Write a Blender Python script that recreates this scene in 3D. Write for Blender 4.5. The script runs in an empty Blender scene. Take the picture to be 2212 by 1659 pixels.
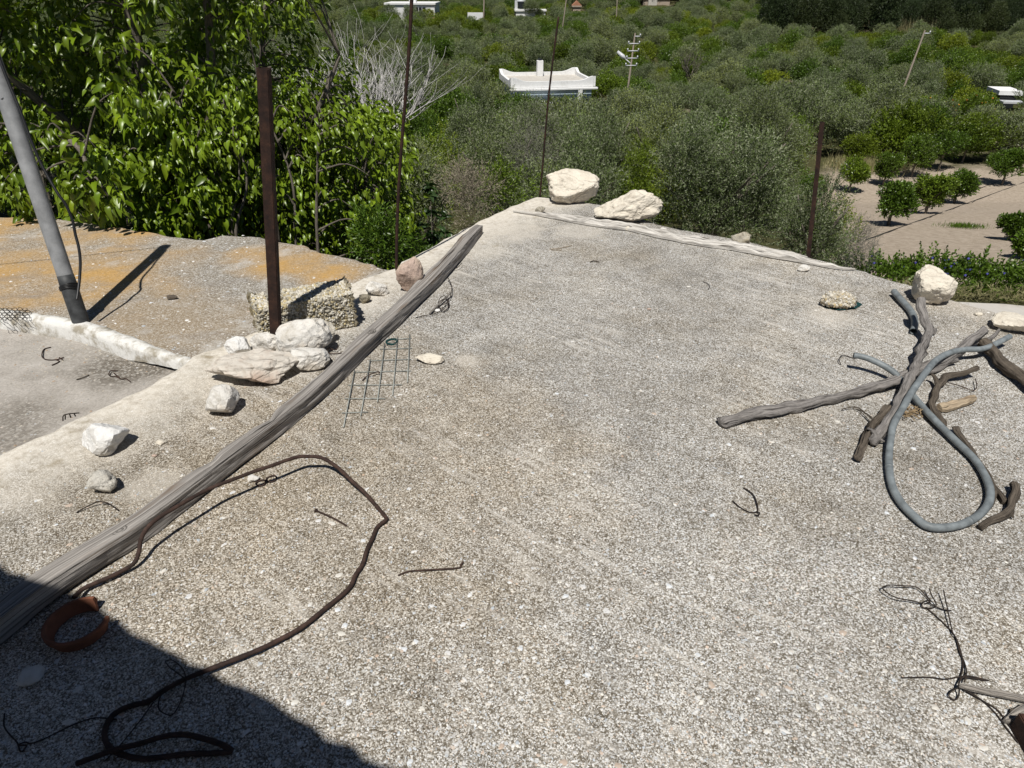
import bpy, bmesh, math, random
import numpy as np
from mathutils import Vector, Matrix, noise

R = math.radians
scene = bpy.context.scene
COL = scene.collection
rng = np.random.default_rng(7)
random.seed(7)

# ------------------------------------------------------------------ camera, sky, sun, exposure
PITCH = R(31.2); EYE = 1.6; FOC = 1458.0; CX, CY = 1106.0, 829.5
cam_d = bpy.data.cameras.new('camera'); cam = bpy.data.objects.new('camera', cam_d); COL.objects.link(cam)
cam.location = (0, 0, EYE); cam.rotation_euler = (math.pi/2 - PITCH, 0, 0)
cam_d.sensor_width = 36; cam_d.lens = 36*FOC/2212; cam_d.clip_end = 3000; cam_d.clip_start = 0.05
scene.camera = cam
SH = Vector((0.11, 0.52, -1.0))                    # light direction: shadow offset per metre of height
elev = math.atan2(1, math.hypot(SH.x, SH.y))
world = bpy.data.worlds.new('World'); scene.world = world; world.use_nodes = True
wn = world.node_tree.nodes; wl = world.node_tree.links
sky = wn.new('ShaderNodeTexSky'); sky.sky_type = 'NISHITA'; sky.sun_disc = False
sky.sun_elevation = elev; sky.sun_rotation = math.atan2(-SH.x, -SH.y); sky.air_density = 0.6; sky.dust_density = 0.2
wl.new(sky.outputs[0], wn['Background'].inputs[0]); wn['Background'].inputs[1].default_value = 0.05
sun_d = bpy.data.lights.new('sun', 'SUN'); sun = bpy.data.objects.new('sun', sun_d); COL.objects.link(sun)
sun_d.energy = 5.0; sun_d.angle = R(0.6); sun_d.color = (1.0, 0.965, 0.90)
sun.rotation_euler = SH.to_track_quat('-Z', 'Y').to_euler(); sun.location = (-3, -8, 20)
scene.view_settings.view_transform = 'Standard'; scene.view_settings.look = 'None'
scene.view_settings.exposure = 0.0; scene.view_settings.gamma = 1.0
scene.cycles.use_denoising = True
scene.cycles.max_bounces = 6; scene.cycles.transparent_max_bounces = 8

# ------------------------------------------------------------------ places
FW = Vector((0, math.cos(PITCH), -math.sin(PITCH))); UP = Vector((0, math.sin(PITCH), math.cos(PITCH)))
def ray(u, v): return Vector(((u-CX)/FOC, 0, 0)) + UP*((CY-v)/FOC) + FW
def P(u, v, z=0.0):
    r = ray(u, v); t = (z-EYE)/r.z
    return Vector((0, 0, EYE)) + r*t
def D(u, v, d): return Vector((0, 0, EYE)) + ray(u, v)*d
def proj(p):
    q = Vector(p) - Vector((0, 0, EYE)); d = q.dot(FW)
    return (CX + FOC*q.x/d, CY - FOC*q.dot(UP)/d, d) if d > 0.05 else (9e9, 9e9, d)
def sst(a, b, x):
    t = np.clip((np.asarray(x, float)-a)/(b-a), 0, 1); return t*t*(3-2*t)
TY = [-60, 0, 12.6, 14, 38, 60, 120, 200, 300, 450, 900]
TZ = [-4.25, -4.25, -4.25, -4.4, -9.4, -10, -9.6, -8, -3, 14, 90]
def terr(x, y):
    x = np.asarray(x, float); y = np.asarray(y, float)
    z = np.interp(y, TY, TZ)
    l = sst(-0.4, -3.0, x)*sst(15, 8.5, y)
    z = z*(1-l) + (-0.75)*l
    z = z + 22*sst(70, 240, x)*sst(90, 280, y)
    return z + 0.15*np.sin(x*0.21+1)*np.sin(y*0.17)*sst(14, 30, y)
def G(u, v):
    o = Vector((0, 0, EYE)); r = ray(u, v); t = 2.0
    while t < 900:
        p = o + r*t
        if p.z < float(terr(p.x, p.y)): return p
        t += max(0.05, t*0.004)
    return p
def ground_at(u, d):
    v = 300.0
    for k in range(40):
        p = D(u, v, d); dz = p.z - float(terr(p.x, p.y)); v += dz*FOC/d*0.8
    return D(u, v, d)

# ------------------------------------------------------------------ object helpers
def link(o, parent=None):
    COL.objects.link(o)
    if parent is not None: o.parent = parent
    return o
def tag(o, label=None, cat=None, group=None, kind=None):
    if label: o['label'] = label
    if cat: o['category'] = cat
    if group: o['group'] = group
    if kind: o['kind'] = kind
    return o
def empty(name, loc=(0, 0, 0)):
    o = bpy.data.objects.new(name, None); o.empty_display_size = 0.1; o.location = loc
    return link(o)
def mesh_np(name, V, F, tint=None, uv=None, smooth=False):
    """V (n,3), F (m,k) all faces with k corners"""
    V = np.ascontiguousarray(V, np.float32); F = np.ascontiguousarray(F, np.int32)
    me = bpy.data.meshes.new(name); k = F.shape[1]
    me.vertices.add(len(V)); me.vertices.foreach_set('co', V.ravel())
    me.loops.add(F.size); me.loops.foreach_set('vertex_index', F.ravel())
    me.polygons.add(len(F))
    me.polygons.foreach_set('loop_start', np.arange(0, F.size, k, dtype=np.int32))
    if smooth: me.polygons.foreach_set('use_smooth', np.ones(len(F), bool))
    if tint is not None:
        a = me.attributes.new('tint', 'FLOAT_COLOR', 'POINT')
        t = np.ones((len(V), 4), np.float32); t[:, :3] = tint
        a.data.foreach_set('color', t.ravel())
    if uv is not None:
        a = me.attributes.new('along', 'FLOAT_VECTOR', 'POINT'); a.data.foreach_set('vector', np.ascontiguousarray(uv, np.float32).ravel())
    me.update(calc_edges=True); me.validate()
    return me
def obj(name, me, mat=None, parent=None, loc=None):
    o = bpy.data.objects.new(name, me)
    if mat is not None and len(me.materials) == 0: me.materials.append(mat)
    if loc is not None: o.location = loc
    return link(o, parent)
def mesh_py(name, V, F, smooth=False):
    me = bpy.data.meshes.new(name); me.from_pydata([tuple(v) for v in V], [], [tuple(f) for f in F])
    if smooth: me.polygons.foreach_set('use_smooth', np.ones(len(me.polygons), bool))
    me.update(); return me
def bm_mesh(name, bm, smooth=False):
    me = bpy.data.meshes.new(name); bm.to_mesh(me); bm.free()
    if smooth: me.polygons.foreach_set('use_smooth', np.ones(len(me.polygons), bool))
    return me
def catmull(pts, n=6, closed=False):
    pts = [Vector(p) for p in pts]; out = []; m = len(pts)
    for i in range(m if closed else m-1):
        if closed: a, b, c, d = pts[(i-1) % m], pts[i], pts[(i+1) % m], pts[(i+2) % m]
        else: a, b, c, d = pts[max(i-1, 0)], pts[i], pts[i+1], pts[min(i+2, m-1)]
        for k in range(n):
            t = k/n
            out.append(0.5*((2*b)+(c-a)*t+(2*a-5*b+4*c-d)*t*t+(3*b-a-3*c+d)*t**3))
    if not closed: out.append(pts[-1])
    return out
def tube(pts, rad, sides=8, caps=True, rough=0.0, hollow=0.0, seed=0.0, closed=False):
    """returns V, F(quads as list), UV(along metres, around 0..1, 0)"""
    pts = [Vector(p) for p in pts]; n = len(pts)
    rad = [rad]*n if not hasattr(rad, '__len__') else rad
    V = []; F = []; UVv = []
    t0 = (pts[1]-pts[0]).normalized(); nrm = t0.orthogonal().normalized(); s = 0.0
    for i in range(n):
        if closed: t = (pts[(i+1) % n]-pts[i-1])
        else: t = (pts[min(i+1, n-1)]-pts[max(i-1, 0)])
        t = t.normalized() if t.length > 1e-9 else t0
        nrm = (nrm - t*nrm.dot(t)); nrm = nrm.normalized() if nrm.length > 1e-6 else t.orthogonal().normalized()
        b = t.cross(nrm)
        if i: s += (pts[i]-pts[i-1]).length
        for k in range(sides):
            a = 2*math.pi*k/sides; dirv = nrm*math.cos(a)+b*math.sin(a); r = rad[i]
            if rough:
                q = pts[i]*14 + dirv*0.9 + Vector((seed, seed, 0))
                r *= 1 + rough*(noise.noise(q) + 0.7*noise.noise(Vector((s*9+seed, math.cos(a)*2.2, math.sin(a)*2.2))) + 0.9*noise.noise(Vector((s*5+seed, math.cos(a)*4.5+7, math.sin(a)*4.5))))
            V.append(pts[i]+dirv*r); UVv.append((s, k/sides, 0))
    rings = n if closed else n-1
    for i in range(rings):
        for k in range(sides):
            a = i*sides+k; b = i*sides+(k+1) % sides; j = ((i+1) % n)*sides
            F.append((a, b, j+(k+1) % sides, j+k))
    if caps and not closed:
        F.append(tuple(reversed(range(sides)))); F.append(tuple(range((n-1)*sides, n*sides)))
    return V, F, UVv
def mesh_parts(name, parts, smooth=True):
    V = []; F = []; U = []
    for v, f, u in parts:
        o = len(V); V += v; U += u; F += [tuple(i+o for i in q) for q in f]
    me = mesh_py(name, V, F, smooth)
    a = me.attributes.new('along', 'FLOAT_VECTOR', 'POINT')
    a.data.foreach_set('vector', np.array(U, np.float32).ravel())
    return me
def fbm(p, o=4):
    v = 0; a = 1; q = Vector(p)
    for k in range(o):
        v += a*noise.noise(q); q = q*2.03 + Vector((3.1, 1.7, 9.2)); a *= 0.5
    return v

# ------------------------------------------------------------------ materials
class NT:
    def __init__(s, name):
        s.m = bpy.data.materials.new(name); s.m.use_nodes = True
        s.n = s.m.node_tree.nodes; s.l = s.m.node_tree.links; s.b = s.n['Principled BSDF']; s.out = s.n['Material Output']
    def node(s, t, **kw):
        n = s.n.new(t)
        for k, v in kw.items():
            if k.startswith('i_'):
                key = k[2:]
                n.inputs[int(key) if key.isdigit() else key.replace('_', ' ')].default_value = v
            else: setattr(n, k, v)
        return n
    def link(s, a, b): s.l.new(a, b)
    def coord(s, scale=(1, 1, 1), loc=(0, 0, 0), attr=None, obj=True, rot=(0, 0, 0)):
        if attr: src = s.node('ShaderNodeAttribute', attribute_name=attr).outputs['Vector']
        else: src = s.node('ShaderNodeTexCoord').outputs['Object'] if obj else s.node('ShaderNodeNewGeometry').outputs['Position']
        m = s.node('ShaderNodeMapping'); m.inputs['Scale'].default_value = scale; m.inputs['Location'].default_value = loc; m.inputs['Rotation'].default_value = rot
        s.link(src, m.inputs['Vector']); return m.outputs[0]
    def noise(s, co, scale, detail=4, rough=0.55, dist=0):
        n = s.node('ShaderNodeTexNoise'); n.inputs['Scale'].default_value = scale; n.inputs['Detail'].default_value = detail
        n.inputs['Roughness'].default_value = rough; n.inputs['Distortion'].default_value = dist
        s.link(co, n.inputs['Vector']); return n.outputs['Fac']
    def voro(s, co, scale, feature='F1', rand=1.0):
        n = s.node('ShaderNodeTexVoronoi', feature=feature); n.inputs['Scale'].default_value = scale; n.inputs['Randomness'].default_value = rand
        s.link(co, n.inputs['Vector']); return n
    def ramp(s, fac, stops, interp='LINEAR'):
        n = s.node('ShaderNodeValToRGB'); e = n.color_ramp.elements; n.color_ramp.interpolation = interp
        while len(e) < len(stops): e.new(0.5)
        for k, (p, c) in enumerate(stops):
            e[k].position = p; e[k].color = (c[0], c[1], c[2], 1) if hasattr(c, '__len__') else (c, c, c, 1)
        s.link(fac, n.inputs[0]); return n.outputs['Color']
    def mix(s, fac, a, b, mode='MIX'):
        n = s.node('ShaderNodeMix', data_type='RGBA', blend_type=mode)
        for sock, v in ((n.inputs[0], fac), (n.inputs[6], a), (n.inputs[7], b)):
            if hasattr(v, 'is_output'): s.link(v, sock)
            elif hasattr(v, '__len__'): sock.default_value = (v[0], v[1], v[2], 1)
            else: sock.default_value = v
        return n.outputs[2]
    def math(s, op, a, b=0.0, c=None):
        n = s.node('ShaderNodeMath', operation=op)
        for i, v in enumerate((a, b) if c is None else (a, b, c)):
            if hasattr(v, 'is_output'): s.link(v, n.inputs[i])
            else: n.inputs[i].default_value = v
        return n.outputs[0]
    def maprange(s, v, a, b, c=0.0, d=1.0):
        n = s.node('ShaderNodeMapRange'); n.inputs[1].default_value = a; n.inputs[2].default_value = b; n.inputs[3].default_value = c; n.inputs[4].default_value = d
        s.link(v, n.inputs[0]); return n.outputs[0]
    def bump(s, h, strength=0.5, dist=0.01, normal=None):
        n = s.node('ShaderNodeBump'); n.inputs['Strength'].default_value = strength; n.inputs['Distance'].default_value = dist
        s.link(h, n.inputs['Height'])
        if normal is not None: s.link(normal, n.inputs['Normal'])
        return n.outputs[0]
    def done(s, color, rough=0.9, spec=0.2, normal=None, metal=0.0):
        if hasattr(color, 'is_output'): s.link(color, s.b.inputs['Base Color'])
        else: s.b.inputs['Base Color'].default_value = (*color, 1)
        if hasattr(rough, 'is_output'): s.link(rough, s.b.inputs['Roughness'])
        else: s.b.inputs['Roughness'].default_value = rough
        s.b.inputs['Specular IOR Level'].default_value = spec; s.b.inputs['Metallic'].default_value = metal
        if normal is not None: s.link(normal, s.b.inputs['Normal'])
        return s.m

def blob(nt, co_pos, c, r, wob=0.35, scale=6.0):
    """soft patch mask round world point c (a stain of its own shape)"""
    sub = nt.node('ShaderNodeVectorMath', operation='DISTANCE'); sub.inputs[1].default_value = (c[0], c[1], c[2])
    nt.link(co_pos, sub.inputs[0])
    n = nt.noise(co_pos, scale, 4)
    d = nt.math('ADD', sub.outputs['Value'], nt.math('MULTIPLY', nt.math('SUBTRACT', n, 0.5), wob*2*r))
    return nt.maprange(d, r*1.15, r*0.55)

def aggregate_color(nt, co, s_small, s_big, dark, mid, light, big_amt=0.16):
    v1 = nt.voro(co, s_small); g = nt.node('ShaderNodeSeparateColor'); nt.link(v1.outputs['Color'], g.inputs[0])
    c1 = nt.ramp(g.outputs[0], [(0, dark), (0.22, dark), (0.42, mid), (0.66, [x*0.75+y*0.25 for x, y in zip(mid, light)]), (0.82, light), (1, [min(1, x*1.12) for x in light])])
    edge = nt.ramp(v1.outputs['Distance'], [(0.0, 1.0), (0.42, 1.0), (0.75, 0.55)])
    c1 = nt.mix(0.75, c1, edge, 'MULTIPLY')
    v2 = nt.voro(co, s_big); g2 = nt.node('ShaderNodeSeparateColor'); nt.link(v2.outputs['Color'], g2.inputs[0])
    m2 = nt.math('MULTIPLY', nt.math('LESS_THAN', v2.outputs['Distance'], 0.33), nt.math('LESS_THAN', g2.outputs[0], big_amt))
    c2 = nt.ramp(g2.outputs[1], [(0, (0.50, 0.50, 0.50)), (0.4, (0.62, 0.61, 0.59)), (0.65, (0.44, 0.47, 0.50)), (0.85, (0.66, 0.63, 0.57)), (1, (0.55, 0.42, 0.34))])
    return nt.mix(m2, c1, c2), v1.outputs['Distance'], m2

def mat_roof():
    nt = NT('roof_gravel_concrete'); co = nt.coord(obj=False)
    col, dist, m2 = aggregate_color(nt, co, 260, 70, (0.155, 0.134, 0.104), (0.340, 0.316, 0.278), (0.61, 0.60, 0.58), 0.10)
    # larger colour drifts: lichen-tan, pale cement film, grey
    nz = nt.noise(co, 1.3, 5, 0.6); nz2 = nt.noise(co, 4.5, 4, 0.6); mm = nt.node('ShaderNodeMapping'); mm.inputs['Scale'].default_value = (1.0, 12.0, 1.0); nt.link(nt.coord(obj=False, rot=(0, 0, R(41))), mm.inputs['Vector']); st = nt.noise(mm.outputs[0], 2.6, 3, 0.55)
    tan = nt.mix(nt.maprange(nz, 0.50, 0.70, 0, 0.5), col, nt.mix(0.7, col, (0.84, 0.70, 0.47), 'MULTIPLY'))
    big = nt.ramp(nt.noise(co, 0.75, 5, 0.65), [(0.34, (0.76, 0.75, 0.73)), (0.5, (0.98, 0.98, 0.98)), (0.66, (1.18, 1.17, 1.15))]); tan = nt.mix(0.9, tan, big, 'MULTIPLY')
    med = nt.ramp(nt.noise(co, 6.5, 5, 0.7), [(0.34, 0.74), (0.5, 1.0), (0.68, 1.16)]); tan = nt.mix(0.8, tan, med, 'MULTIPLY')
    lt = blob(nt, co, (-0.75, 1.95, 0), 1.1, 0.5, 2.2)
    tan = nt.mix(nt.math('MULTIPLY', lt, 0.42), tan, nt.mix(0.8, tan, (0.86, 0.68, 0.42), 'MULTIPLY'))
    film = nt.math('MULTIPLY', nt.maprange(st, 0.50, 0.70), nt.math('MULTIPLY', nt.maprange(nt.noise(co, 0.9, 3), 0.40, 0.60), nt.maprange(nt.noise(co, 9, 3), 0.36, 0.58, 0.3, 1.0)))
    col = nt.mix(nt.math('MULTIPLY', film, 0.68), tan, (0.60, 0.565, 0.515))
    # smooth cement skim along the left rim
    sx = nt.node('ShaderNodeSeparateXYZ'); nt.link(co, sx.inputs[0])
    a = P(0, 975); b = P(1150, 430); n = Vector((b.y-a.y, -(b.x-a.x), 0)).normalized()
    dl = nt.math('SUBTRACT', nt.math('ADD', nt.math('MULTIPLY', sx.outputs[0], n.x), nt.math('MULTIPLY', sx.outputs[1], n.y)), n.dot(a))
    dl = nt.math('ADD', dl, nt.math('MULTIPLY', nt.math('SUBTRACT', nz2, 0.5), 0.55))
    rim = nt.maprange(dl, 0.52, 0.05)
    skim = nt.ramp(nt.noise(co, 30, 5, 0.65), [(0.3, (0.47, 0.42, 0.35)), (0.5, (0.66, 0.61, 0.53)), (0.7, (0.75, 0.71, 0.64))])
    col = nt.mix(nt.math('MULTIPLY', rim, 0.85), col, skim)
    moss = nt.math('MULTIPLY', nt.maprange(nt.noise(co, 7, 5, 0.65), 0.56, 0.70), rim)
    col = nt.mix(nt.math('MULTIPLY', moss, 0.75), col, (0.20, 0.155, 0.085))
    for (u, v, r) in ((1010, 778, 0.065), (1790, 682, 0.14), (900, 505, 0.3), (1250, 500, 0.22), (1110, 500, 0.25), (2110, 660, 0.22), (330, 1050, 0.13)):
        q = P(u, v); col = nt.mix(nt.math('MULTIPLY', blob(nt, co, q, r, 0.8, 9.0), 0.42), col, (0.585, 0.54, 0.475))
    for (u, v, r) in ((1960, 1480, 0.2), (2040, 1030, 0.22), (1100, 900, 0.3)):
        q = P(u, v); col = nt.mix(nt.math('MULTIPLY', blob(nt, co, q, r, 0.5), 0.25), col, nt.mix(0.7, col, (0.5, 0.46, 0.40), 'MULTIPLY'))
    h = nt.math('ADD', nt.math('MULTIPLY', dist, -1.0), nt.math('MULTIPLY', m2, 0.8))
    nb = nt.bump(h, 0.40, 0.003); nb = nt.bump(nt.noise(co, 18, 5, 0.6), 0.5, 0.008, nb)
    return nt.done(col, 0.93, 0.12, nb)
def mat_orange():
    nt = NT('lichen_stained_roof'); co = nt.coord(obj=False)
    col, dist, m2 = aggregate_color(nt, co, 140, 34, (0.22, 0.19, 0.15), (0.32, 0.29, 0.245), (0.46, 0.44, 0.41), 0.06)
    nz = nt.noise(co, 1.6, 5, 0.62); grain = nt.ramp(nt.noise(co, 60, 4, 0.7), [(0.3, 0.65), (0.7, 1.15)])
    orange = nt.mix(1.0, (0.50, 0.305, 0.105), grain, 'MULTIPLY')
    m = None
    for (u, v, r) in ((40, 520, 1.15), (60, 600, 1.0), (160, 490, 0.75), (150, 610, 0.55), (640, 565, 0.34), (720, 588, 0.25), (-60, 640, 0.9), (270, 505, 0.25), (565, 560, 0.3)):
        b = blob(nt, co, P(u, v, -0.05), r, 0.55, 3.0); m = b if m is None else nt.math('MAXIMUM', m, b)
    m = nt.math('MULTIPLY', m, nt.maprange(nz, 0.36, 0.64, 0.12, 1.0))
    col = nt.mix(nt.math('MULTIPLY', m, 0.92), col, orange)
    br = blob(nt, co, P(330, 700, -0.05), 0.55, 0.6, 3.0)
    col = nt.mix(nt.math('MULTIPLY', br, 0.35), col, (0.34, 0.24, 0.13))
    pale = nt.maprange(nt.noise(co, 3.4, 5, 0.65), 0.56, 0.68)
    col = nt.mix(nt.math('MULTIPLY', pale, 0.55), col, (0.50, 0.48, 0.45))
    gr = nt.maprange(nt.noise(nt.coord((1, 3, 1), (4, 2, 0), obj=False), 2.0, 5, 0.6), 0.55, 0.7)
    col = nt.mix(nt.math('MULTIPLY', gr, 0.45), col, (0.22, 0.20, 0.185))
    nb = nt.bump(dist, 0.5, 0.004); nb = nt.bump(nt.noise(co, 12, 5, 0.6), 0.5, 0.012, nb)
    return nt.done(col, 0.93, 0.12, nb)
def mat_grey():
    nt = NT('smooth_grey_concrete'); co = nt.coord(obj=False)
    col = nt.ramp(nt.noise(co, 7, 6, 0.62), [(0.3, (0.29, 0.265, 0.235)), (0.5, (0.395, 0.365, 0.33)), (0.7, (0.46, 0.43, 0.395))])
    sp = nt.ramp(nt.noise(co, 85, 4, 0.7), [(0.33, 0.72), (0.55, 1.0), (0.72, 1.12)]); col = nt.mix(1.0, col, sp, 'MULTIPLY')
    g, dist, m2 = aggregate_color(nt, co, 95, 60, (0.10, 0.085, 0.065), (0.15, 0.13, 0.105), (0.30, 0.28, 0.25), 0.06)
    wet = nt.math('MAXIMUM', blob(nt, co, P(300, 768, -0.13), 0.36, 0.5, 5), nt.math('MULTIPLY', blob(nt, co, P(-10, 930, -0.13), 0.3, 0.6, 3), 0.7))
    col = nt.mix(nt.math('MULTIPLY', wet, 0.85), col, g)
    deb = blob(nt, co, P(190, 735, -0.12), 0.32, 0.7, 5); col = nt.mix(nt.math('MULTIPLY', deb, 0.6), col, nt.mix(0.5, g, (0.5, 0.47, 0.43)))
    nb = nt.bump(nt.noise(co, 40, 6, 0.65), 0.35, 0.006)
    return nt.done(col, 0.92, 0.12, nb)
def mat_plaster(name, c=(0.78, 0.77, 0.74), stain=(0.33, 0.28, 0.19), sc=9, amt=0.5, lo=0.5):
    nt = NT(name); co = nt.coord(obj=False)
    n = nt.noise(co, sc, 6, 0.65)
    col = nt.mix(nt.math('MULTIPLY', nt.maprange(n, lo, lo+0.16), amt), c, stain)
    col = nt.mix(0.5, col, nt.ramp(nt.noise(co, sc*5, 4, 0.6), [(0.3, 0.82), (0.7, 1.0)]), 'MULTIPLY')
    return nt.done(col, 0.9, 0.15, nt.bump(nt.noise(co, sc*4, 5, 0.6), 0.5, 0.008))
def mat_rock(name, base, dark, warm=None, warm_amt=0.0, sc=9, pit=0.35):
    nt = NT(name); co = nt.coord()
    n = nt.noise(co, sc, 7, 0.68, 0.4)
    col = nt.ramp(n, [(0.28, dark), (0.46, [x*0.9 for x in base]), (0.62, base), (0.8, [min(0.86, x*1.06) for x in base])])
    if warm: col = nt.mix(nt.math('MULTIPLY', nt.maprange(nt.noise(co, sc*0.55, 5, 0.6), 0.48, 0.64), warm_amt), col, warm)
    v = nt.voro(co, sc*5); pits = nt.math('MULTIPLY', nt.maprange(v.outputs['Distance'], 0.22, 0.05), nt.maprange(nt.noise(co, sc*1.4, 3), 0.5, 0.62))
    col = nt.mix(nt.math('MULTIPLY', pits, pit), col, [x*0.45 for x in dark])
    wob = nt.node('ShaderNodeVectorMath', operation='ADD'); nzv = nt.node('ShaderNodeTexNoise'); nzv.inputs['Scale'].default_value = sc*1.2; nzv.inputs['Detail'].default_value = 4; nt.link(co, nzv.inputs['Vector'])
    sc_ = nt.node('ShaderNodeVectorMath', operation='SCALE'); sc_.inputs['Scale'].default_value = 0.09; nt.link(nzv.outputs['Color'], sc_.inputs[0]); nt.link(co, wob.inputs[0]); nt.link(sc_.outputs[0], wob.inputs[1])
    ce_ = nt.voro(wob.outputs[0], sc*0.9, 'DISTANCE_TO_EDGE'); crack = nt.math('MULTIPLY', nt.maprange(ce_.outputs['Distance'], 0.035, 0.0), nt.maprange(nt.noise(co, sc*0.8, 3), 0.42, 0.58))
    col = nt.mix(nt.math('MULTIPLY', crack, 0.6), col, [x*0.6 for x in dark])
    nb = nt.bump(nt.noise(co, sc*3, 8, 0.72), 0.9, 0.014); nb = nt.bump(nt.math('ADD', pits, crack), 0.5, -0.008, nb)
    return nt.done(col, 0.92, 0.12, nb)
def mat_wood(name, light=(0.40, 0.37, 0.335), dark=(0.10, 0.085, 0.072), lines=60, along=1.6, warm=None):
    nt = NT(name); co = nt.coord((along, lines, lines), attr='along')
    n = nt.noise(co, 1.0, 5, 0.6, 0.5); n2 = nt.noise(nt.coord((along*2.5, lines*0.22, 1), attr='along'), 1.0, 4, 0.6)
    col = nt.ramp(n, [(0.30, dark), (0.44, [x*0.6+y*0.4 for x, y in zip(light, dark)]), (0.58, light), (0.75, [x*1.22 for x in light])])
    col = nt.mix(0.6, col, nt.ramp(n2, [(0.32, 0.6), (0.6, 1.0)]), 'MULTIPLY')
    if warm: col = nt.mix(nt.maprange(nt.noise(nt.coord((3, 8, 1), attr='along'), 1, 3), 0.56, 0.72, 0, 0.75), col, warm)
    spl = nt.maprange(nt.noise(nt.coord((along*0.9, lines*0.45, 1), (3, 1, 0), attr='along'), 1.0, 2, 0.5, 0.3), 0.36, 0.31)
    col = nt.mix(nt.math('MULTIPLY', spl, 0.85), col, [x*0.35 for x in dark])
    nb = nt.bump(n, 0.9, 0.006); nb = nt.bump(n2, 0.5, 0.006, nb); nb = nt.bump(spl, 0.8, -0.008, nb)
    return nt.done(col, 0.88, 0.15, nb)
def mat_bark(name, light, dark, sc=26):
    nt = NT(name); co = nt.coord((sc*0.30, 16, 1), attr='along')
    n = nt.noise(co, 1, 6, 0.7, 0.8); n3 = nt.noise(nt.coord(obj=False), 30, 4, 0.6)
    col = nt.ramp(n, [(0.3, dark), (0.5, light), (0.75, [x*1.2 for x in light])])
    col = nt.mix(0.55, col, nt.ramp(n3, [(0.3, 0.6), (0.65, 1.05)]), 'MULTIPLY')
    return nt.done(col, 0.92, 0.1, nt.bump(n, 1.0, 0.012))
def mat_rust(name, c=(0.036, 0.019, 0.014), hi=(0.075, 0.036, 0.022), lo=(0.015, 0.010, 0.009)):
    nt = NT(name); co = nt.coord(obj=False); n = nt.noise(co, 22, 6, 0.68); n2 = nt.noise(co, 140, 3, 0.6)
    col = nt.ramp(n, [(0.3, lo), (0.52, c), (0.74, hi)]); col = nt.mix(0.5, col, nt.ramp(n2, [(0.35, 0.6), (0.6, 1.1)]), 'MULTIPLY')
    return nt.done(col, 0.82, 0.25, nt.bump(n2, 0.4, 0.002))
def mat_plain(name, c, rough=0.6, spec=0.4, nz=0.25, sc=30):
    nt = NT(name); co = nt.coord(obj=False); n = nt.noise(co, sc, 5, 0.6)
    col = nt.mix(1.0, c, nt.ramp(n, [(0.3, 1-nz), (0.7, 1.0+nz*0.3)]), 'MULTIPLY')
    return nt.done(col, rough, spec, nt.bump(n, 0.15, 0.003))
def mat_leaf(name, base, trans=0.3, rough=0.45, spec=0.35, var=0.5, sheen=None):
    nt = NT(name); a = nt.node('ShaderNodeAttribute', attribute_name='tint')
    col = nt.mix(1.0, base, a.outputs['Color'], 'MULTIPLY')
    oi = nt.node('ShaderNodeObjectInfo'); col = nt.mix(1.0, col, nt.ramp(oi.outputs['Random'], [(0, (0.60, 0.68, 0.62)), (0.35, (0.85, 0.95, 0.85)), (0.7, (1.05, 1.05, 0.95)), (1, (1.45, 1.36, 1.1))]), 'MULTIPLY')
    if sheen:
        g = nt.node('ShaderNodeNewGeometry'); col = nt.mix(g.outputs['Backfacing'], col, nt.mix(1.0, sheen, a.outputs['Color'], 'MULTIPLY'))
    nt.done(col, rough, spec)
    tr = nt.node('ShaderNodeBsdfTranslucent'); tc = nt.mix(1.0, col, (1.35, 1.5, 0.7), 'MULTIPLY'); nt.link(tc, tr.inputs[0])
    mx = nt.node('ShaderNodeMixShader'); mx.inputs[0].default_value = trans
    nt.link(nt.b.outputs[0], mx.inputs[1]); nt.link(tr.outputs[0], mx.inputs[2]); nt.link(mx.outputs[0], nt.out.inputs[0])
    return nt.m
def mat_tint(name, rough=0.85, spec=0.25):
    nt = NT(name); a = nt.node('ShaderNodeAttribute', attribute_name='tint')
    n = nt.noise(nt.coord(obj=False), 180, 3, 0.6)
    return nt.done(nt.mix(0.6, a.outputs['Color'], nt.ramp(n, [(0.3, 0.7), (0.65, 1.05)]), 'MULTIPLY'), rough, spec)
def mat_ground():
    nt = NT('dry_valley_soil'); co = nt.coord(obj=False)
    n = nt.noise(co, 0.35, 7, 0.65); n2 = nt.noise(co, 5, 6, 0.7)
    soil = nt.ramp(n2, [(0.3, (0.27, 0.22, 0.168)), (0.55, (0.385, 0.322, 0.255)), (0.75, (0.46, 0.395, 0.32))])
    grass = nt.ramp(n2, [(0.3, (0.035, 0.042, 0.016)), (0.55, (0.075, 0.072, 0.032)), (0.75, (0.17, 0.14, 0.075))])  # grass and litter, darkened to stand in for shade between the grove trees
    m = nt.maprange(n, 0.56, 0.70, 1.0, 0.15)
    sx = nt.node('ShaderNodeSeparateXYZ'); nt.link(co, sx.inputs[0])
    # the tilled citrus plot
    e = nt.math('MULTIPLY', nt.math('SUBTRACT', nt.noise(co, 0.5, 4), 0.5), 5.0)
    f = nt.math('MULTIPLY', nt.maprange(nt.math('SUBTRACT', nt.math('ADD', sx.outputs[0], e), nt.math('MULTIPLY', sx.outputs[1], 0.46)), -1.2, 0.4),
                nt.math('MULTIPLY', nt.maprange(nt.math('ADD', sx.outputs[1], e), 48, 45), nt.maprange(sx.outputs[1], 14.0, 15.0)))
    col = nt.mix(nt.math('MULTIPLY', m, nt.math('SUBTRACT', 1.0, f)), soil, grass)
    return nt.done(col, 0.95, 0.08, nt.bump(n2, 0.8, 0.08))

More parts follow.
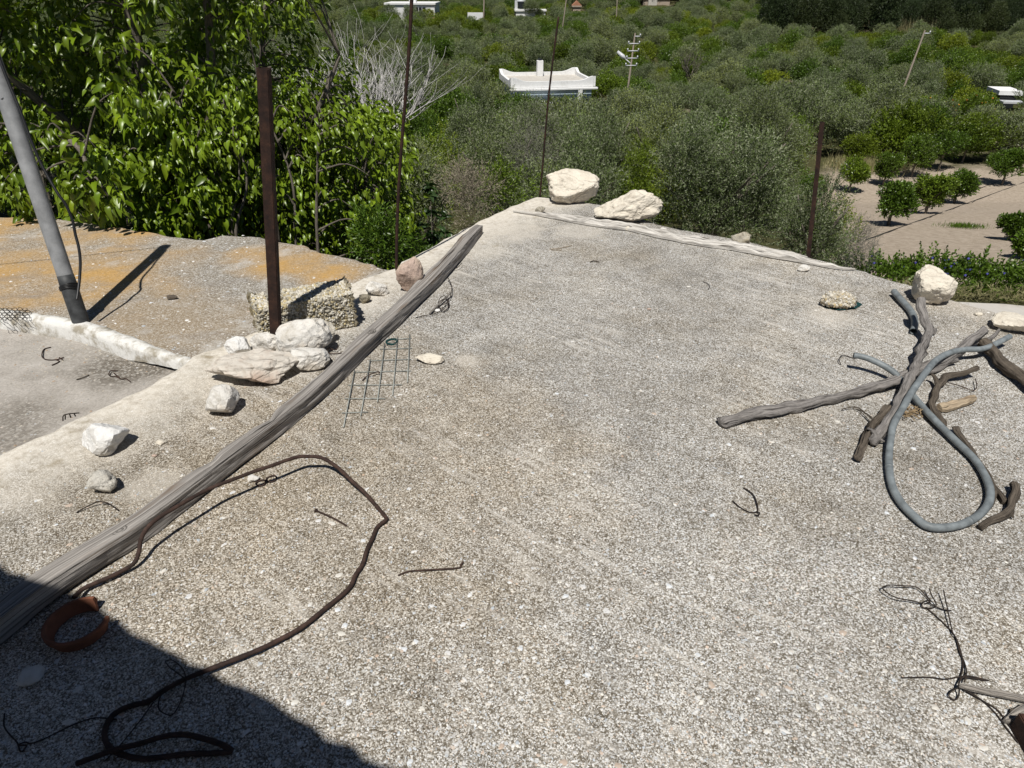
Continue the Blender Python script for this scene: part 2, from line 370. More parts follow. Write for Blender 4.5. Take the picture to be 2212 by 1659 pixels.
M = dict(
    roof=mat_roof(), orange=mat_orange(), grey=mat_grey(),
    kerb=mat_plaster('whitewashed_kerb', (0.70, 0.69, 0.66), (0.22, 0.18, 0.11), 11, 0.75, 0.47),
    whitewash=mat_plaster('whitewash', (0.80, 0.80, 0.79), (0.5, 0.48, 0.44), 2.5, 0.25),
    wallrend=mat_plaster('rendered_wall', (0.55, 0.52, 0.47), (0.36, 0.33, 0.28), 3, 0.5),
    blue=mat_plaster('pale_blue_wall', (0.55, 0.66, 0.74), (0.5, 0.55, 0.6), 2, 0.3),
    path=mat_plaster('pale_path_concrete', (0.50, 0.475, 0.44), (0.36, 0.32, 0.27), 1.6, 0.5),
    lime=mat_rock('white_limestone', (0.74, 0.715, 0.67), (0.40, 0.355, 0.285), (0.52, 0.39, 0.24), 0.35),
    lime2=mat_rock('pure_white_limestone', (0.80, 0.79, 0.77), (0.52, 0.48, 0.42), (0.36, 0.28, 0.15), 0.25, 6, 0.2),
    cream=mat_rock('cream_limestone', (0.74, 0.68, 0.575), (0.40, 0.34, 0.27), (0.50, 0.42, 0.33), 0.4, 6),
    pink=mat_rock('pinkish_limestone', (0.56, 0.43, 0.36), (0.36, 0.25, 0.20), (0.58, 0.49, 0.34), 0.6, 10),
    red=mat_rock('red_stained_limestone', (0.66, 0.61, 0.54), (0.30, 0.23, 0.17), (0.36, 0.20, 0.12), 0.6, 7),
    rough=mat_rock('rough_tufa', (0.50, 0.46, 0.38), (0.13, 0.105, 0.07), (0.34, 0.27, 0.14), 0.5, 22, 0.8),
    block=mat_rock('porous_block', (0.30, 0.27, 0.21), (0.07, 0.06, 0.04), (0.36, 0.28, 0.13), 0.45, 14, 0.6),
    beam=mat_wood('weathered_beam', (0.37, 0.345, 0.32), (0.05, 0.041, 0.035), 52, 1.2, (0.15, 0.105, 0.07)),
    plank=mat_wood('bleached_plank', (0.70, 0.67, 0.62), (0.15, 0.125, 0.10), 9, 5.0),
    stick=mat_wood('grey_stick', (0.36, 0.33, 0.295), (0.08, 0.065, 0.055), 16, 6.0),
    branch=mat_bark('grey_driftwood', (0.285, 0.265, 0.25), (0.045, 0.038, 0.034)),
    branch2=mat_bark('brown_driftwood', (0.15, 0.125, 0.10), (0.03, 0.024, 0.019)),
    chipwood=mat_wood('tan_split_wood', (0.46, 0.37, 0.26), (0.17, 0.12, 0.08), 14, 10),
    rust=mat_rust('rusty_steel'), rust2=mat_rust('rebar_rust', (0.048, 0.029, 0.023), (0.09, 0.054, 0.041), (0.02, 0.014, 0.012)),
    wire=mat_rust('dark_wire', (0.030, 0.022, 0.018), (0.06, 0.04, 0.03), (0.012, 0.010, 0.009)),
    zinc=mat_plain('zinc_wire', (0.33, 0.345, 0.32), 0.5, 0.5, 0.4, 60),
    pipe=mat_plain('grey_pipe_paint', (0.27, 0.275, 0.28), 0.5, 0.4, 0.35, 14),
    pipedark=mat_plain('tarred_pipe_foot', (0.055, 0.058, 0.06), 0.6, 0.4, 0.6, 24),
    hose=mat_plain('grey_hose', (0.21, 0.235, 0.245), 0.55, 0.4, 0.5, 22),
    black=mat_plain('black_rubber', (0.014, 0.014, 0.015), 0.45, 0.4, 0.2),
    clay=mat_plain('terracotta', (0.20, 0.082, 0.048), 0.85, 0.2, 0.3, 25),
    net=mat_plain('green_net', (0.012, 0.055, 0.055), 0.8, 0.2, 0.5, 90),
    pole=mat_bark('utility_pole_wood', (0.22, 0.185, 0.15), (0.10, 0.08, 0.065)),
    trunk=mat_bark('grey_bark', (0.20, 0.175, 0.145), (0.06, 0.05, 0.04)),
    deadw=mat_bark('bleached_dead_wood', (0.58, 0.56, 0.54), (0.27, 0.25, 0.24)),
    darkwin=mat_plain('dark_window', (0.02, 0.023, 0.027), 0.15, 0.6, 0.2),
    tile=mat_plain('terracotta_roof', (0.42, 0.21, 0.13), 0.85, 0.2, 0.3, 3),
    stonewall=mat_plaster('rubble_wall', (0.42, 0.35, 0.28), (0.25, 0.2, 0.16), 3, 0.7),
    lamp=mat_plain('lamp_grey', (0.55, 0.56, 0.58), 0.4, 0.5, 0.1),
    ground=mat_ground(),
    pebble=mat_tint('pebble_stone'),
    mul=mat_leaf('mulberry_leaf', (0.118, 0.185, 0.014), 0.20, 0.36, 0.45),
    olive=mat_leaf('olive_leaf', (0.145, 0.180, 0.060), 0.12, 0.5, 0.28, sheen=(0.20, 0.222, 0.138)),
    citrus=mat_leaf('citrus_leaf', (0.085, 0.140, 0.016), 0.18, 0.38, 0.4),
    yellowg=mat_leaf('yellow_green_leaf', (0.132, 0.178, 0.016), 0.2, 0.45, 0.3),
    darkg=mat_leaf('dark_evergreen_leaf', (0.040, 0.055, 0.022), 0.16, 0.5, 0.3),
    loquat=mat_leaf('broad_dark_leaf', (0.048, 0.082, 0.026), 0.2, 0.35, 0.45),
    dry=mat_leaf('dry_grass', (0.40, 0.33, 0.20), 0.25, 0.8, 0.1),
    reed=mat_leaf('grey_reed', (0.24, 0.23, 0.15), 0.25, 0.7, 0.1),
    deadtwig=mat_leaf('grey_twig', (0.20, 0.18, 0.165), 0.0, 0.9, 0.05),
    flower=mat_plain('blue_flower', (0.075, 0.075, 0.30), 0.6, 0.2, 0.2),
    fruit=mat_plain('orange_fruit', (0.62, 0.24, 0.03), 0.5, 0.3, 0.1),
)

# ------------------------------------------------------------------ large structure: ground
gx = np.concatenate([np.linspace(-420, -60, 26), np.linspace(-56, 56, 113), np.linspace(60, 520, 34)])
gy = np.concatenate([np.linspace(-60, 0, 13), np.linspace(0.5, 70, 140), np.linspace(74, 900, 90)])
GX, GY = np.meshgrid(gx, gy); GZ = terr(GX, GY)
GZ += np.where((GY > 14.5), 0.05*np.sin(GX*3.1+GY*1.3)*np.sin(GY*2.7), 0)
nx, ny = len(gx), len(gy); idx = np.arange(nx*ny).reshape(ny, nx)
gf = np.stack([idx[:-1, :-1], idx[:-1, 1:], idx[1:, 1:], idx[1:, :-1]], -1).reshape(-1, 4)
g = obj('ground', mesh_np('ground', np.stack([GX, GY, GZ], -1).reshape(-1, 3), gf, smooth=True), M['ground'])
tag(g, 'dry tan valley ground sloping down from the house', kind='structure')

def slab(name, outline, z, thick, mat, edge=0.015, jitter=0.008, step=0.05, seed=1, drop=0.012):
    """flat sheet with a worn, rounded, irregular rim and real thickness; outline in order (ccw or cw)"""
    pts = [Vector((p[0], p[1], 0)) for p in outline]; dense = []
    for i in range(len(pts)):
        a, b = pts[i], pts[(i+1) % len(pts)]; n = max(1, int((b-a).length/step))
        for k in range(n):
            q = a.lerp(b, k/n); w = jitter*(noise.noise(q*7+Vector((seed, 0, 0)))*1.6 + noise.noise(q*23+Vector((0, seed, 0))))
            t = (b-a).normalized(); dense.append(q + Vector((t.y, -t.x, 0))*w)
    area = sum(dense[i].x*dense[(i+1) % len(dense)].y - dense[(i+1) % len(dense)].x*dense[i].y for i in range(len(dense)))
    if area < 0: dense.reverse()
    n = len(dense); V = []; F = []
    def inset(d):
        out = []
        for i in range(n):
            t = (dense[(i+2) % n]-dense[i-2]).normalized(); out.append(dense[i] + Vector((-t.y, t.x, 0))*d)
        return out
    rings = [(inset(edge), z), (inset(edge*0.3), z-drop*0.35), (dense, z-drop), (inset(-0.004), z-thick)]
    for r, zz in rings: V += [(p.x, p.y, zz + (0.004*noise.noise(p*11) if zz < z else 0)) for p in r]
    for k in range(3):
        for i in range(n):
            j = (i+1) % n; F.append((k*n+i, (k+1)*n+i, (k+1)*n+j, k*n+j))
    bm = bmesh.new(); bv = [bm.verts.new(v) for v in V]
    for f in F: bm.faces.new([bv[i] for i in f])
    ed = [bm.edges.get((bv[i], bv[(i+1) % n])) for i in range(n)]
    bmesh.ops.triangle_fill(bm, edges=ed, use_beauty=True)
    bmesh.ops.recalc_face_normals(bm, faces=bm.faces)
    return obj(name, bm_mesh(name, bm), mat)

# near roof
left_edge = [P(u, v) for u, v in ((-500, 1180), (-140, 1040), (0, 977), (110, 928), (215, 880), (325, 829), (415, 768), (500, 735), (560, 712), (640, 672), (710, 636), (780, 600), (850, 577), (880, 558), (960, 515), (1050, 468), (1120, 437), (1158, 424))]
right_edge = [P(u, v) for u, v in ((1230, 428), (1330, 446), (1430, 486), (1520, 503), (1600, 517), (1720, 547), (1850, 580), (1960, 612), (2080, 652), (2212, 690), (2500, 770), (2900, 880))]
roof_outline = left_edge + right_edge + [Vector((7.5, -3.2, 0)), Vector((-3.4, -3.2, 0))]
roof = slab('roof_terrace', roof_outline, 0.0, 0.26, M['roof'], edge=0.03, jitter=0.014, seed=3, drop=0.02)
tag(roof, 'gravelly weathered concrete flat roof filling the foreground', kind='structure')
wall_outline = [Vector((p.x*0.985, p.y*0.985-0.02, 0)) for p in left_edge[1:] + right_edge] + [Vector((7.3, -3.1, 0)), Vector((-3.3, -3.1, 0))]
hw = slab('house_wall', wall_outline, -0.262, 4.4, M['wallrend'], edge=0.01, jitter=0.0, step=0.5)
tag(hw, kind='structure')
# lower roofs to the left
o_far = [P(u, v, -0.05) for u, v in ((-900, 440), (-300, 455), (0, 465), (120, 470), (265, 490), (375, 509), (440, 516), (480, 506), (560, 511), (640, 527), (720, 547), (780, 562), (846, 580))]
o_near = [P(u, v, -0.05) for u, v in ((905, 590), (700, 690), (560, 760), (412, 800), (400, 776), (300, 748), (200, 712), (100, 690), (0, 676), (-300, 640), (-900, 560))]
orr = slab('lower_roof', o_far+o_near, -0.05, 0.5, M['orange'], edge=0.03, jitter=0.02, seed=8, drop=0.025)
tag(orr, 'orange lichen stained lower roof beside the trees', kind='structure')
gr_out = [P(u, v, -0.13) for u, v in ((-900, 560), (-300, 650), (0, 690), (200, 725), (400, 785), (480, 800), (420, 860), (200, 960), (0, 1060), (-500, 1290), (-1200, 1300))]
grr = slab('grey_terrace', gr_out, -0.13, 0.5, M['grey'], edge=0.02, jitter=0.0, seed=4)
tag(grr, 'smooth pale grey concrete terrace at the left', kind='structure')
# whitewashed kerb between them
kp = catmull([P(u, v, -0.06) for u, v in ((-700, 590), (-300, 632), (0, 677), (100, 692), (180, 706), (260, 733), (330, 758), (414, 783))], 14)
V = []; F = []; prof = [(a*0.62, b*0.8) for a, b in [(-0.085, -0.09), (-0.078, -0.01), (-0.06, 0.022), (-0.02, 0.034), (0.03, 0.03), (0.065, 0.012), (0.085, -0.03)]]
for i, p in enumerate(kp):
    t = (kp[min(i+1, len(kp)-1)]-kp[max(i-1, 0)]).normalized(); nn = Vector((-t.y, t.x, 0)); taper = 1-0.45*sst(0.7, 1.0, i/len(kp))
    for k, (a, b) in enumerate(prof):
        w = fbm(p*9+Vector((k, 0, 0)))*0.006; V.append(p + nn*(a*taper+w) + Vector((0, 0, b*taper + 0.02*(p.x < -2) * 0 + fbm(p*13+Vector((0, k, 3)))*0.006)))
n = len(prof)
for i in range(len(kp)-1):
    for k in range(n-1): F.append((i*n+k, i*n+k+1, (i+1)*n+k+1, (i+1)*n+k))
kerb = obj('plastered_kerb', mesh_py('plastered_kerb', V, F, True), M['kerb'])
tag(kerb, 'crumbling whitewashed kerb between the orange roof and grey terrace', 'kerb')
# concrete path below on the right
pth = slab('path', [P(u, v, -4.15) for u, v in ((1700, 640), (1960, 648), (2080, 652), (2212, 658), (2700, 672), (3000, 690), (3000, 960), (1700, 800))], -4.15, 0.3, M['path'], edge=0.05, jitter=0.03, step=0.3)
tag(pth, kind='structure')
# upper storey behind the camera: wall and ragged canopy that shades the lower left corner
HC = 2.0
ed = [(-420, 1060), (-200, 1135), (-80, 1190), (0, 1218), (28, 1232), (60, 1240), (100, 1252), (140, 1267), (182, 1282), (212, 1302), (240, 1326), (262, 1340), (287, 1366), (320, 1384), (350, 1391), (387, 1414), (415, 1430), (450, 1439), (487, 1469), (525, 1481), (553, 1499), (590, 1511), (640, 1539), (678, 1566), (708, 1591), (765, 1606), (790, 1634), (865, 1652), (928, 1662), (1020, 1715), (1200, 1790), (1500, 1900), (2000, 2100)]
ce = [P(u, v) - Vector((SH.x, SH.y, 0))*HC for u, v in ed]
can = slab('canopy_slab', ce + [Vector((ce[-1].x, -3.4, 0)), Vector((ce[0].x, -3.4, 0))], HC, 0.11, M['wallrend'], edge=0.02, jitter=0.012, seed=2)
tag(can, 'ragged concrete canopy behind the viewer shading the corner', 'canopy')
bw = slab('house_upper_wall', [Vector((-3.3, -2.35, 0)), Vector((1.2, -2.35, 0)), Vector((1.2, -2.1, 0)), Vector((-3.3, -2.1, 0))], HC-0.112, HC-0.114, M['wallrend'], jitter=0, step=0.5)
tag(bw, 'plain rendered wall of the upper storey behind the viewer', 'wall')

# ------------------------------------------------------------------ pebbles exposed in the roof
def pebble_cloud(n, region, smin, smax, z=0.0, seed=1):
    r = np.random.default_rng(seed); pts = []
    us, vs = region
    U = r.uniform(us[0], us[1], n*2); Vv = r.uniform(vs[0]**1.0, vs[1], n*2)
    rx = (U-CX)/FOC; ry = UP.y*(CY-Vv)/FOC+FW.y; rz = UP.z*(CY-Vv)/FOC+FW.z; t = (z-EYE)/rz
    return np.stack([rx*t, ry*t, np.full_like(t, z)], -1)
def inside(poly, X, Y):
    c = np.zeros(len(X), bool); n = len(poly)
    for i in range(n):
        a, b = poly[i], poly[(i+1) % n]
        cond = ((a.y > Y) != (b.y > Y)); xi = (b.x-a.x)*(Y-a.y)/((b.y-a.y) if abs(b.y-a.y) > 1e-9 else 1e-9)+a.x
        c ^= cond & (X < xi)
    return c
OCT = np.array([(1, 0, 0), (0.5, 0.87, 0), (-0.5, 0.87, 0), (-1, 0, 0), (-0.5, -0.87, 0), (0.5, -0.87, 0), (0.45, 0.1, 1), (-0.4, 0.25, 0.9), (-0.05, -0.45, 0.95)], float)
OCTF = np.array([(6, 0, 1), (6, 1, 7), (7, 1, 2), (7, 2, 3), (7, 3, 8), (8, 3, 4), (8, 4, 5), (8, 5, 6), (6, 5, 0), (6, 7, 8)])
PAL = np.array([(0.66, 0.65, 0.64), (0.74, 0.73, 0.71), (0.58, 0.60, 0.62), (0.47, 0.50, 0.53), (0.66, 0.62, 0.56), (0.55, 0.45, 0.37), (0.62, 0.62, 0.61), (0.72, 0.69, 0.63)])
def pebbles(name, C, size, seed, flat=0.32, pal=PAL):
    r = np.random.default_rng(seed); n = len(C); k = len(OCT)
    a = r.uniform(0, 6.28, n); sx = size*r.uniform(0.7, 1.25, n); sy = size*r.uniform(0.45, 0.9, n); sz = size*flat*r.uniform(0.6, 1.3, n)
    B = OCT[None]*(1+r.uniform(-0.28, 0.28, (n, k, 3))); B = B*np.stack([sx, sy, sz], -1)[:, None]
    ca, sa = np.cos(a)[:, None], np.sin(a)[:, None]
    X = B[..., 0]*ca-B[..., 1]*sa; Y = B[..., 0]*sa+B[..., 1]*ca
    V = np.stack([X, Y, B[..., 2]], -1)+C[:, None]; V[..., 2] -= (size*0.05)[:, None]
    F = (OCTF[None]+(np.arange(n)*k)[:, None, None]).reshape(-1, 3)
    col = pal[r.integers(0, len(pal), n)]*r.uniform(0.8, 1.1, (n, 1))
    return mesh_np(name, V.reshape(-1, 3), F, tint=np.repeat(col, k, 0))
roof_in = [Vector((p.x, p.y, 0)) for p in roof_outline]
C = pebble_cloud(30000, ((-40, 2260), (440, 1700)), 0, 0, 0.0, 5)
# keep the density even per square metre of roof near the viewer, sparser on the skimmed rim
r = np.random.default_rng(9); A = P(0, 975); B2 = P(1150, 430); nn = Vector((B2.y-A.y, -(B2.x-A.x), 0)).normalized()
dl = C[:, 0]*nn.x+C[:, 1]*nn.y-nn.dot(A)
keep = inside(roof_in, C[:, 0], C[:, 1]) & (r.random(len(C)) < np.clip((dl-0.25)*1.9, 0.03, 1)) & (dl > 0.06)
C = C[keep]
sz = np.clip(r.lognormal(math.log(0.0021), 0.45, len(C)), 0.0012, 0.008)
st = obj('exposed_gravel', pebbles('exposed_gravel', C, sz, 11), M['pebble'], roof); tag(st, kind='stuff')
big = np.argsort(-sz)[:300]
bm6 = [pebbles('pebble', np.zeros((1, 3)), np.array([1.0]), 40+k, 0.28, PAL[k:k+1]) for k in range(8)]
for m_ in bm6: m_.materials.append(M['pebble'])
for k in range(280):
    i = big[k]; o = bpy.data.objects.new('pebble', bm6[k % 8]); s = r.uniform(0.006, 0.0135)
    q = C[i] + np.array([0.004, 0.004, 0]); o.location = (q[0], q[1], 0.0005); o.rotation_euler = (0, 0, r.uniform(0, 6.28)); o.scale = (s, s*r.uniform(0.7, 1), s*0.7); link(o, roof)
C = pebble_cloud(700, ((-40, 900), (450, 800)), 0, 0, -0.05, 6); C = C[inside([Vector((p.x, p.y, 0)) for p in o_far+o_near], C[:, 0], C[:, 1])]
sz = np.clip(r.lognormal(math.log(0.0045), 0.5, len(C)), 0.002, 0.014)
tag(obj('exposed_gravel', pebbles('exposed_gravel', C, sz, 12), M['pebble'], orr), kind='stuff')
C = pebble_cloud(2600, ((-40, 470), (700, 980)), 0, 0, -0.13, 8); C = C[inside([Vector((p.x, p.y, 0)) for p in gr_out], C[:, 0], C[:, 1])]
pc = np.array(P(190, 738, -0.13)); w = np.exp(-np.linalg.norm(C-pc, axis=1)/0.35); C = C[r.random(len(C)) < 0.03+0.55*w]
tag(obj('loose_debris', pebbles('loose_debris', C, np.clip(r.lognormal(math.log(0.0045), 0.4, len(C)), 0.002, 0.010), 13, 0.5, PAL*np.array([0.62, 0.58, 0.52])), M['pebble'], grr), kind='stuff')

# ------------------------------------------------------------------ stones
def rock(name, u, v, w, d, h, mat, label, seed, z=0.0, rz=0.0, tilt=(0, 0), planes=13, rough=0.05, sub=4, k=60, cat='stone', sink=0.06, lump=0.0, shape=None):
    rough *= 1.35; rs = random.Random(seed); bm = bmesh.new(); bmesh.ops.create_icosphere(bm, subdivisions=sub, radius=1)
    pl = []
    for i in range(planes):
        q = Vector((rs.gauss(0, 1), rs.gauss(0, 1), rs.gauss(0, 0.8))).normalized(); pl.append((q, rs.uniform(0.55, 1.0)))
    if shape: pl += [(Vector(a).normalized(), b) for a, b in shape]
    off = Vector((seed*3.7 % 50, seed*1.3 % 50, 0))
    for vt in bm.verts:
        q = vt.co.normalized(); s = 1.0
        for a, b in pl:
            e = q.dot(a)
            if e > 0: s += (e/b)**k
        rr = s**(-1/k)
        p = q*rr; f = fbm(p*2.2+off, 5); f2 = fbm(p*9+off, 3)
        rg = abs(noise.noise(p*2.6+off*1.7))+0.5*abs(noise.noise(p*5.7+off)); p = p*(1+rough*f*1.2+rough*0.45*f2-rough*1.6*(0.42-rg))
        if lump: p = p*(1+lump*(noise.noise(p*7+off)+0.8*noise.noise(p*15+off)))
        vt.co = Vector((p.x*w/2, p.y*d/2, p.z*h/2))
    rot = Matrix.Rotation(rz, 4, 'Z') @ Matrix.Rotation(tilt[0], 4, 'X') @ Matrix.Rotation(tilt[1], 4, 'Y')
    bmesh.ops.transform(bm, matrix=rot, verts=bm.verts)
    zs = sorted(x.co.z for x in bm.verts); z0 = zs[0] + sink*(zs[-1]-zs[0])
    for vt in bm.verts: vt.co.z = max(vt.co.z-z0, -0.004 + 0.0*vt.co.z)
    o = obj(name, bm_mesh(name, bm, k < 12 or lump > 0), mat, loc=P(u, v, z)+Vector((0, d*0.32, 0)))
    return tag(o, label, cat)
W = lambda u, v: 1458/ (1458*1.6/(0.8554*(v+54)))     # display units per metre at that row of the roof
def wm(px, v): return px/W(0, v)
rock('limestone_rock', 218, 984, wm(116, 970), 0.16, 0.125, M['lime2'], 'large pure white stone near the lower left of the roof, brown patch on top', 11, rz=-0.1, planes=10, rough=0.04)
rock('tufa_rock', 218, 1072, wm(72, 1060), 0.10, 0.085, M['rough'], 'knobbly pitted whitish stone below the pure white one', 12, lump=0.10, rough=0.08, k=10).data.materials[0] = mat_rock('pitted_white_tufa', (0.66, 0.63, 0.57), (0.20, 0.165, 0.115), (0.42, 0.36, 0.25), 0.4, 26, 0.8)
rock('limestone_rock', 477, 902, wm(82, 890), 0.15, 0.135, M['lime'], 'rounded white faceted stone beside the beam, casting shadow right', 13, planes=12, rough=0.03)
rock('limestone_slab', 545, 836, wm(200, 800), 0.22, 0.15, M['red'], 'long flat white slab with reddish brown left flank below the post', 14, rz=0.18, planes=12, rough=0.06, shape=[((0, 0, 1), 0.6)])
rock('limestone_rock', 515, 776, wm(66, 770), 0.13, 0.10, M['lime2'], 'small white stone left of the rusty square post foot', 15, rough=0.05)
rock('limestone_rock', 574, 770, wm(72, 765), 0.12, 0.115, M['lime'], 'small white stone wedged against the rusty square post foot', 16, rough=0.05)
rock('limestone_rock', 655, 772, wm(132, 760), 0.19, 0.215, M['lime'], 'tall angular grey white stone right of the rusty square post', 17, rz=0.35, tilt=(0.15, -0.25), planes=9, rough=0.05)
rock('limestone_rock', 665, 804, wm(90, 800), 0.15, 0.125, M['lime'], 'squat grey white stone in front of the tall angular one', 18, planes=9, rough=0.05)
rock('limestone_rock', 698, 745, wm(58, 740), 0.10, 0.125, M['cream'], 'cream stone leaning behind the tall angular one', 19, rz=0.5, rough=0.05)
rock('limestone_rock', 816, 640, wm(54, 635), 0.11, 0.10, M['lime'], 'small white stone between the porous block and pink stone', 20, rough=0.06)
rock('pink_stone', 884, 634, wm(62, 630), 0.13, 0.235, M['pink'], 'upright pinkish stone at the foot of the rusty rod', 21, planes=9, rough=0.04, tilt=(0, 0.15))
rock('tufa_rock', 788, 656, wm(26, 650), 0.06, 0.07, M['block'], 'small dark stone stuck to the right end of the porous block', 22, rough=0.08, sub=3)
rock('flat_stone', 926, 788, wm(74, 785), 0.085, 0.045, M['cream'], 'flat cream and pink stone lying right of the wire mesh', 23, rough=0.05, rz=-0.12)
rock('boulder', 1233, 443, wm(134, 440), 0.30, 0.27, M['cream'], 'big cream boulder at the far corner of the roof, left of the pair', 24, rz=0.05, planes=10, rough=0.045, sub=5, shape=[((0.1, -0.5, 1), 0.62)])
rock('boulder', 1355, 484, wm(146, 480), 0.30, 0.27, M['cream'], 'big grey cream boulder at the roof corner, right of the pair', 25, rz=-0.12, tilt=(0, -0.12), planes=9, rough=0.06, sub=5)
rock('tufa_rock', 1167, 463, wm(24, 460), 0.07, 0.07, M['rough'], 'tiny rough white stone at the left end of the bleached plank', 26, lump=0.08, sub=3)
rock('tufa_rock', 1604, 528, wm(48, 525), 0.11, 0.085, M['rough'], 'brownish porous stone on the roof edge behind the plank', 27, lump=0.09, rough=0.07, sub=3)
rock('limestone_rock', 1738, 588, wm(32, 585), 0.07, 0.045, M['lime'], 'small white and brown stone near the foot of the angle post', 28, rough=0.06, sub=3)
rock('concrete_lump', 1816, 668, wm(76, 660), 0.13, 0.085, M['rough'], 'oval lump of gravelly concrete lying on a green scrap', 29, lump=0.13, rough=0.07, z=0.004, planes=6, k=12)
lump_ = [o for o in bpy.data.objects if o.name.startswith('concrete_lump')][0]
pol = [(p.center.copy(), p.normal.copy(), p.area) for p in lump_.data.polygons if p.center.z > 0.006]; wts = np.array([p[2] for p in pol]); rr = np.random.default_rng(14)
pick = rr.choice(len(pol), 700, p=wts/wts.sum()); cs = np.array([pol[i][0] for i in pick]); ns = np.array([pol[i][1] for i in pick]); t1 = np.cross(ns, rr.normal(size=ns.shape)); t1 /= np.linalg.norm(t1, axis=1, keepdims=True); t2 = np.cross(ns, t1)
Bp = OCT[None]*(1+rr.uniform(-0.25, 0.25, (len(cs), 9, 3)))*np.clip(rr.lognormal(math.log(0.0052), 0.35, len(cs)), 0.003, 0.011)[:, None, None]
Vp = Bp[..., 0:1]*t1[:, None]+0.75*Bp[..., 1:2]*t2[:, None]+0.8*Bp[..., 2:3]*ns[:, None]+cs[:, None]
cl = np.array([(0.50, 0.45, 0.36), (0.60, 0.56, 0.48), (0.40, 0.34, 0.25), (0.46, 0.37, 0.22), (0.68, 0.65, 0.59)])[rr.integers(0, 5, len(cs))]*rr.uniform(0.8, 1.15, (len(cs), 1))
tag(obj('aggregate', mesh_np('aggregate', Vp.reshape(-1, 3), (OCTF[None]+(np.arange(len(cs))*9)[:, None, None]).reshape(-1, 3), tint=np.repeat(cl, 9, 0)), M['pebble'], lump_), kind='stuff')
rock('boulder', 2018, 662, wm(98, 655), 0.22, 0.225, M['cream'], 'cream boulder with a hollowed left side on the right roof edge', 30, rz=0.35, tilt=(0.1, 0.35), planes=8, rough=0.05, sub=5)
rock('limestone_rock', 2202, 724, wm(90, 720), 0.2, 0.10, M['cream'], 'white stone cut off by the right edge of the view', 31, rz=-0.3, rough=0.05)
rock('flat_stone', 58, 1478, wm(76, 1470), 0.075, 0.022, M['lime'], 'flat stone lying in the shade below the broken pot', 32, rz=0.35, rough=0.04)
for u, v, w, mt, lb, sd in ((347, 962, 26, 'cream', 'small flat cream chip right of the large pure white stone', 33), (332, 988, 13, 'pink', 'tiny tan chip below the small flat cream chip', 34), (545, 1042, 34, 'lime', 'white chip lying under the bent rod near the rusty rings', 35),
                           (1362, 500, 28, 'cream', 'pale flat chip in front of the right corner boulder', 36), (1392, 492, 16, 'rough', 'small brown stone at the right foot of the right corner boulder', 37), (1434, 497, 15, 'lime', 'tiny white chip on the roof edge right of the corner boulders', 38), (2116, 683, 20, 'cream', 'small pale chip left of the white stone at the right edge', 39),
                           (944, 674, 15, 'lime2', 'thin white flake beside the wire tangle by the beam', 40), (1402, 670, 10, 'pink', 'small tan chip alone in the middle of the roof', 41), (232, 1258, 16, 'cream', 'tiny chip between the beam foot and the bent rod', 42)):
    rock('stone_chip', u, v, wm(w, v), wm(w, v)*0.75, wm(w, v)*0.38, M[mt], lb, sd, sub=3, rough=0.07)
o = rock('wood_chip', 370, 648, 0.085, 0.04, 0.03, M['branch2'], 'small brown wood chip lying on the orange stained roof', 43, z=-0.05, sub=3, cat='wood chip')

# porous hollow block
pa = P(566, 746); pb = P(772, 706); ax = (pb-pa); L = ax.length; rzb = math.atan2(ax.y, ax.x)
bm = bmesh.new()
def bbox(bm, x0, x1, y0, y1, z0, z1):
    g_ = bmesh.ops.create_cube(bm, size=1, matrix=Matrix.Translation(((x0+x1)/2, (y0+y1)/2, (z0+z1)/2)) @ Matrix.Diagonal((x1-x0, y1-y0, z1-z0, 1)))
    return g_['verts']
DB, HB = 0.20, 0.205
bbox(bm, 0, L, 0, 0.07, 0, HB-0.01); bbox(bm, 0, L*0.16, 0.06, DB, 0, HB); bbox(bm, L*0.33, L, 0.05, DB, 0, HB); bbox(bm, 0, L, 0.06, DB, 0, 0.05)
bbox(bm, L*0.1, L*0.4, DB-0.05, DB, 0, HB*0.86)
me = bm_mesh('porous_block', bm); blk = obj('porous_block', me, M['block'])
md = blk.modifiers.new('remesh', 'REMESH'); md.mode = 'VOXEL'; md.voxel_size = 0.009
dg = bpy.context.evaluated_depsgraph_get(); ev = blk.evaluated_get(dg); m2 = bpy.data.meshes.new_from_object(ev); blk.modifiers.clear(); blk.data = m2
for it in range(3):
    pass
nv = len(m2.vertices)
for vt in m2.vertices:
    q = vt.co; cx_ = (q.x/L-0.5)*2; f = fbm(q*11, 4)*0.007+fbm(q*45, 3)*0.005
    ex = max(0, abs(cx_)-0.86)/0.14; ey = max(0, abs((q.y/DB-0.5)*2)-0.75)/0.25; ez = max(0, q.z/HB-0.86)/0.14
    rd = (ex*ex+ey*ey*0.6+ez*ez)*0.010
    vt.co = q + vt.normal*(f-rd)
m2.materials.clear(); m2.materials.append(M['block']); m2.update()
blk.location = pa; blk.rotation_euler = (0, 0, rzb)
tag(blk, 'brown grey porous concrete block with a broken hollow behind the square post', 'block')
pol = [(p.center.copy(), p.normal.copy(), p.area) for p in m2.polygons if p.center.z > 0.01]
wts = np.array([p[2] for p in pol]); pick = np.random.default_rng(3).choice(len(pol), 5200, p=wts/wts.sum())
cs = np.array([pol[i][0] for i in pick]); ns = np.array([pol[i][1] for i in pick])
rr = np.random.default_rng(4); t1 = np.cross(ns, rr.normal(size=ns.shape)); t1 /= np.linalg.norm(t1, axis=1, keepdims=True); t2 = np.cross(ns, t1)
s = np.clip(rr.lognormal(math.log(0.0066), 0.3, len(cs)), 0.004, 0.013)
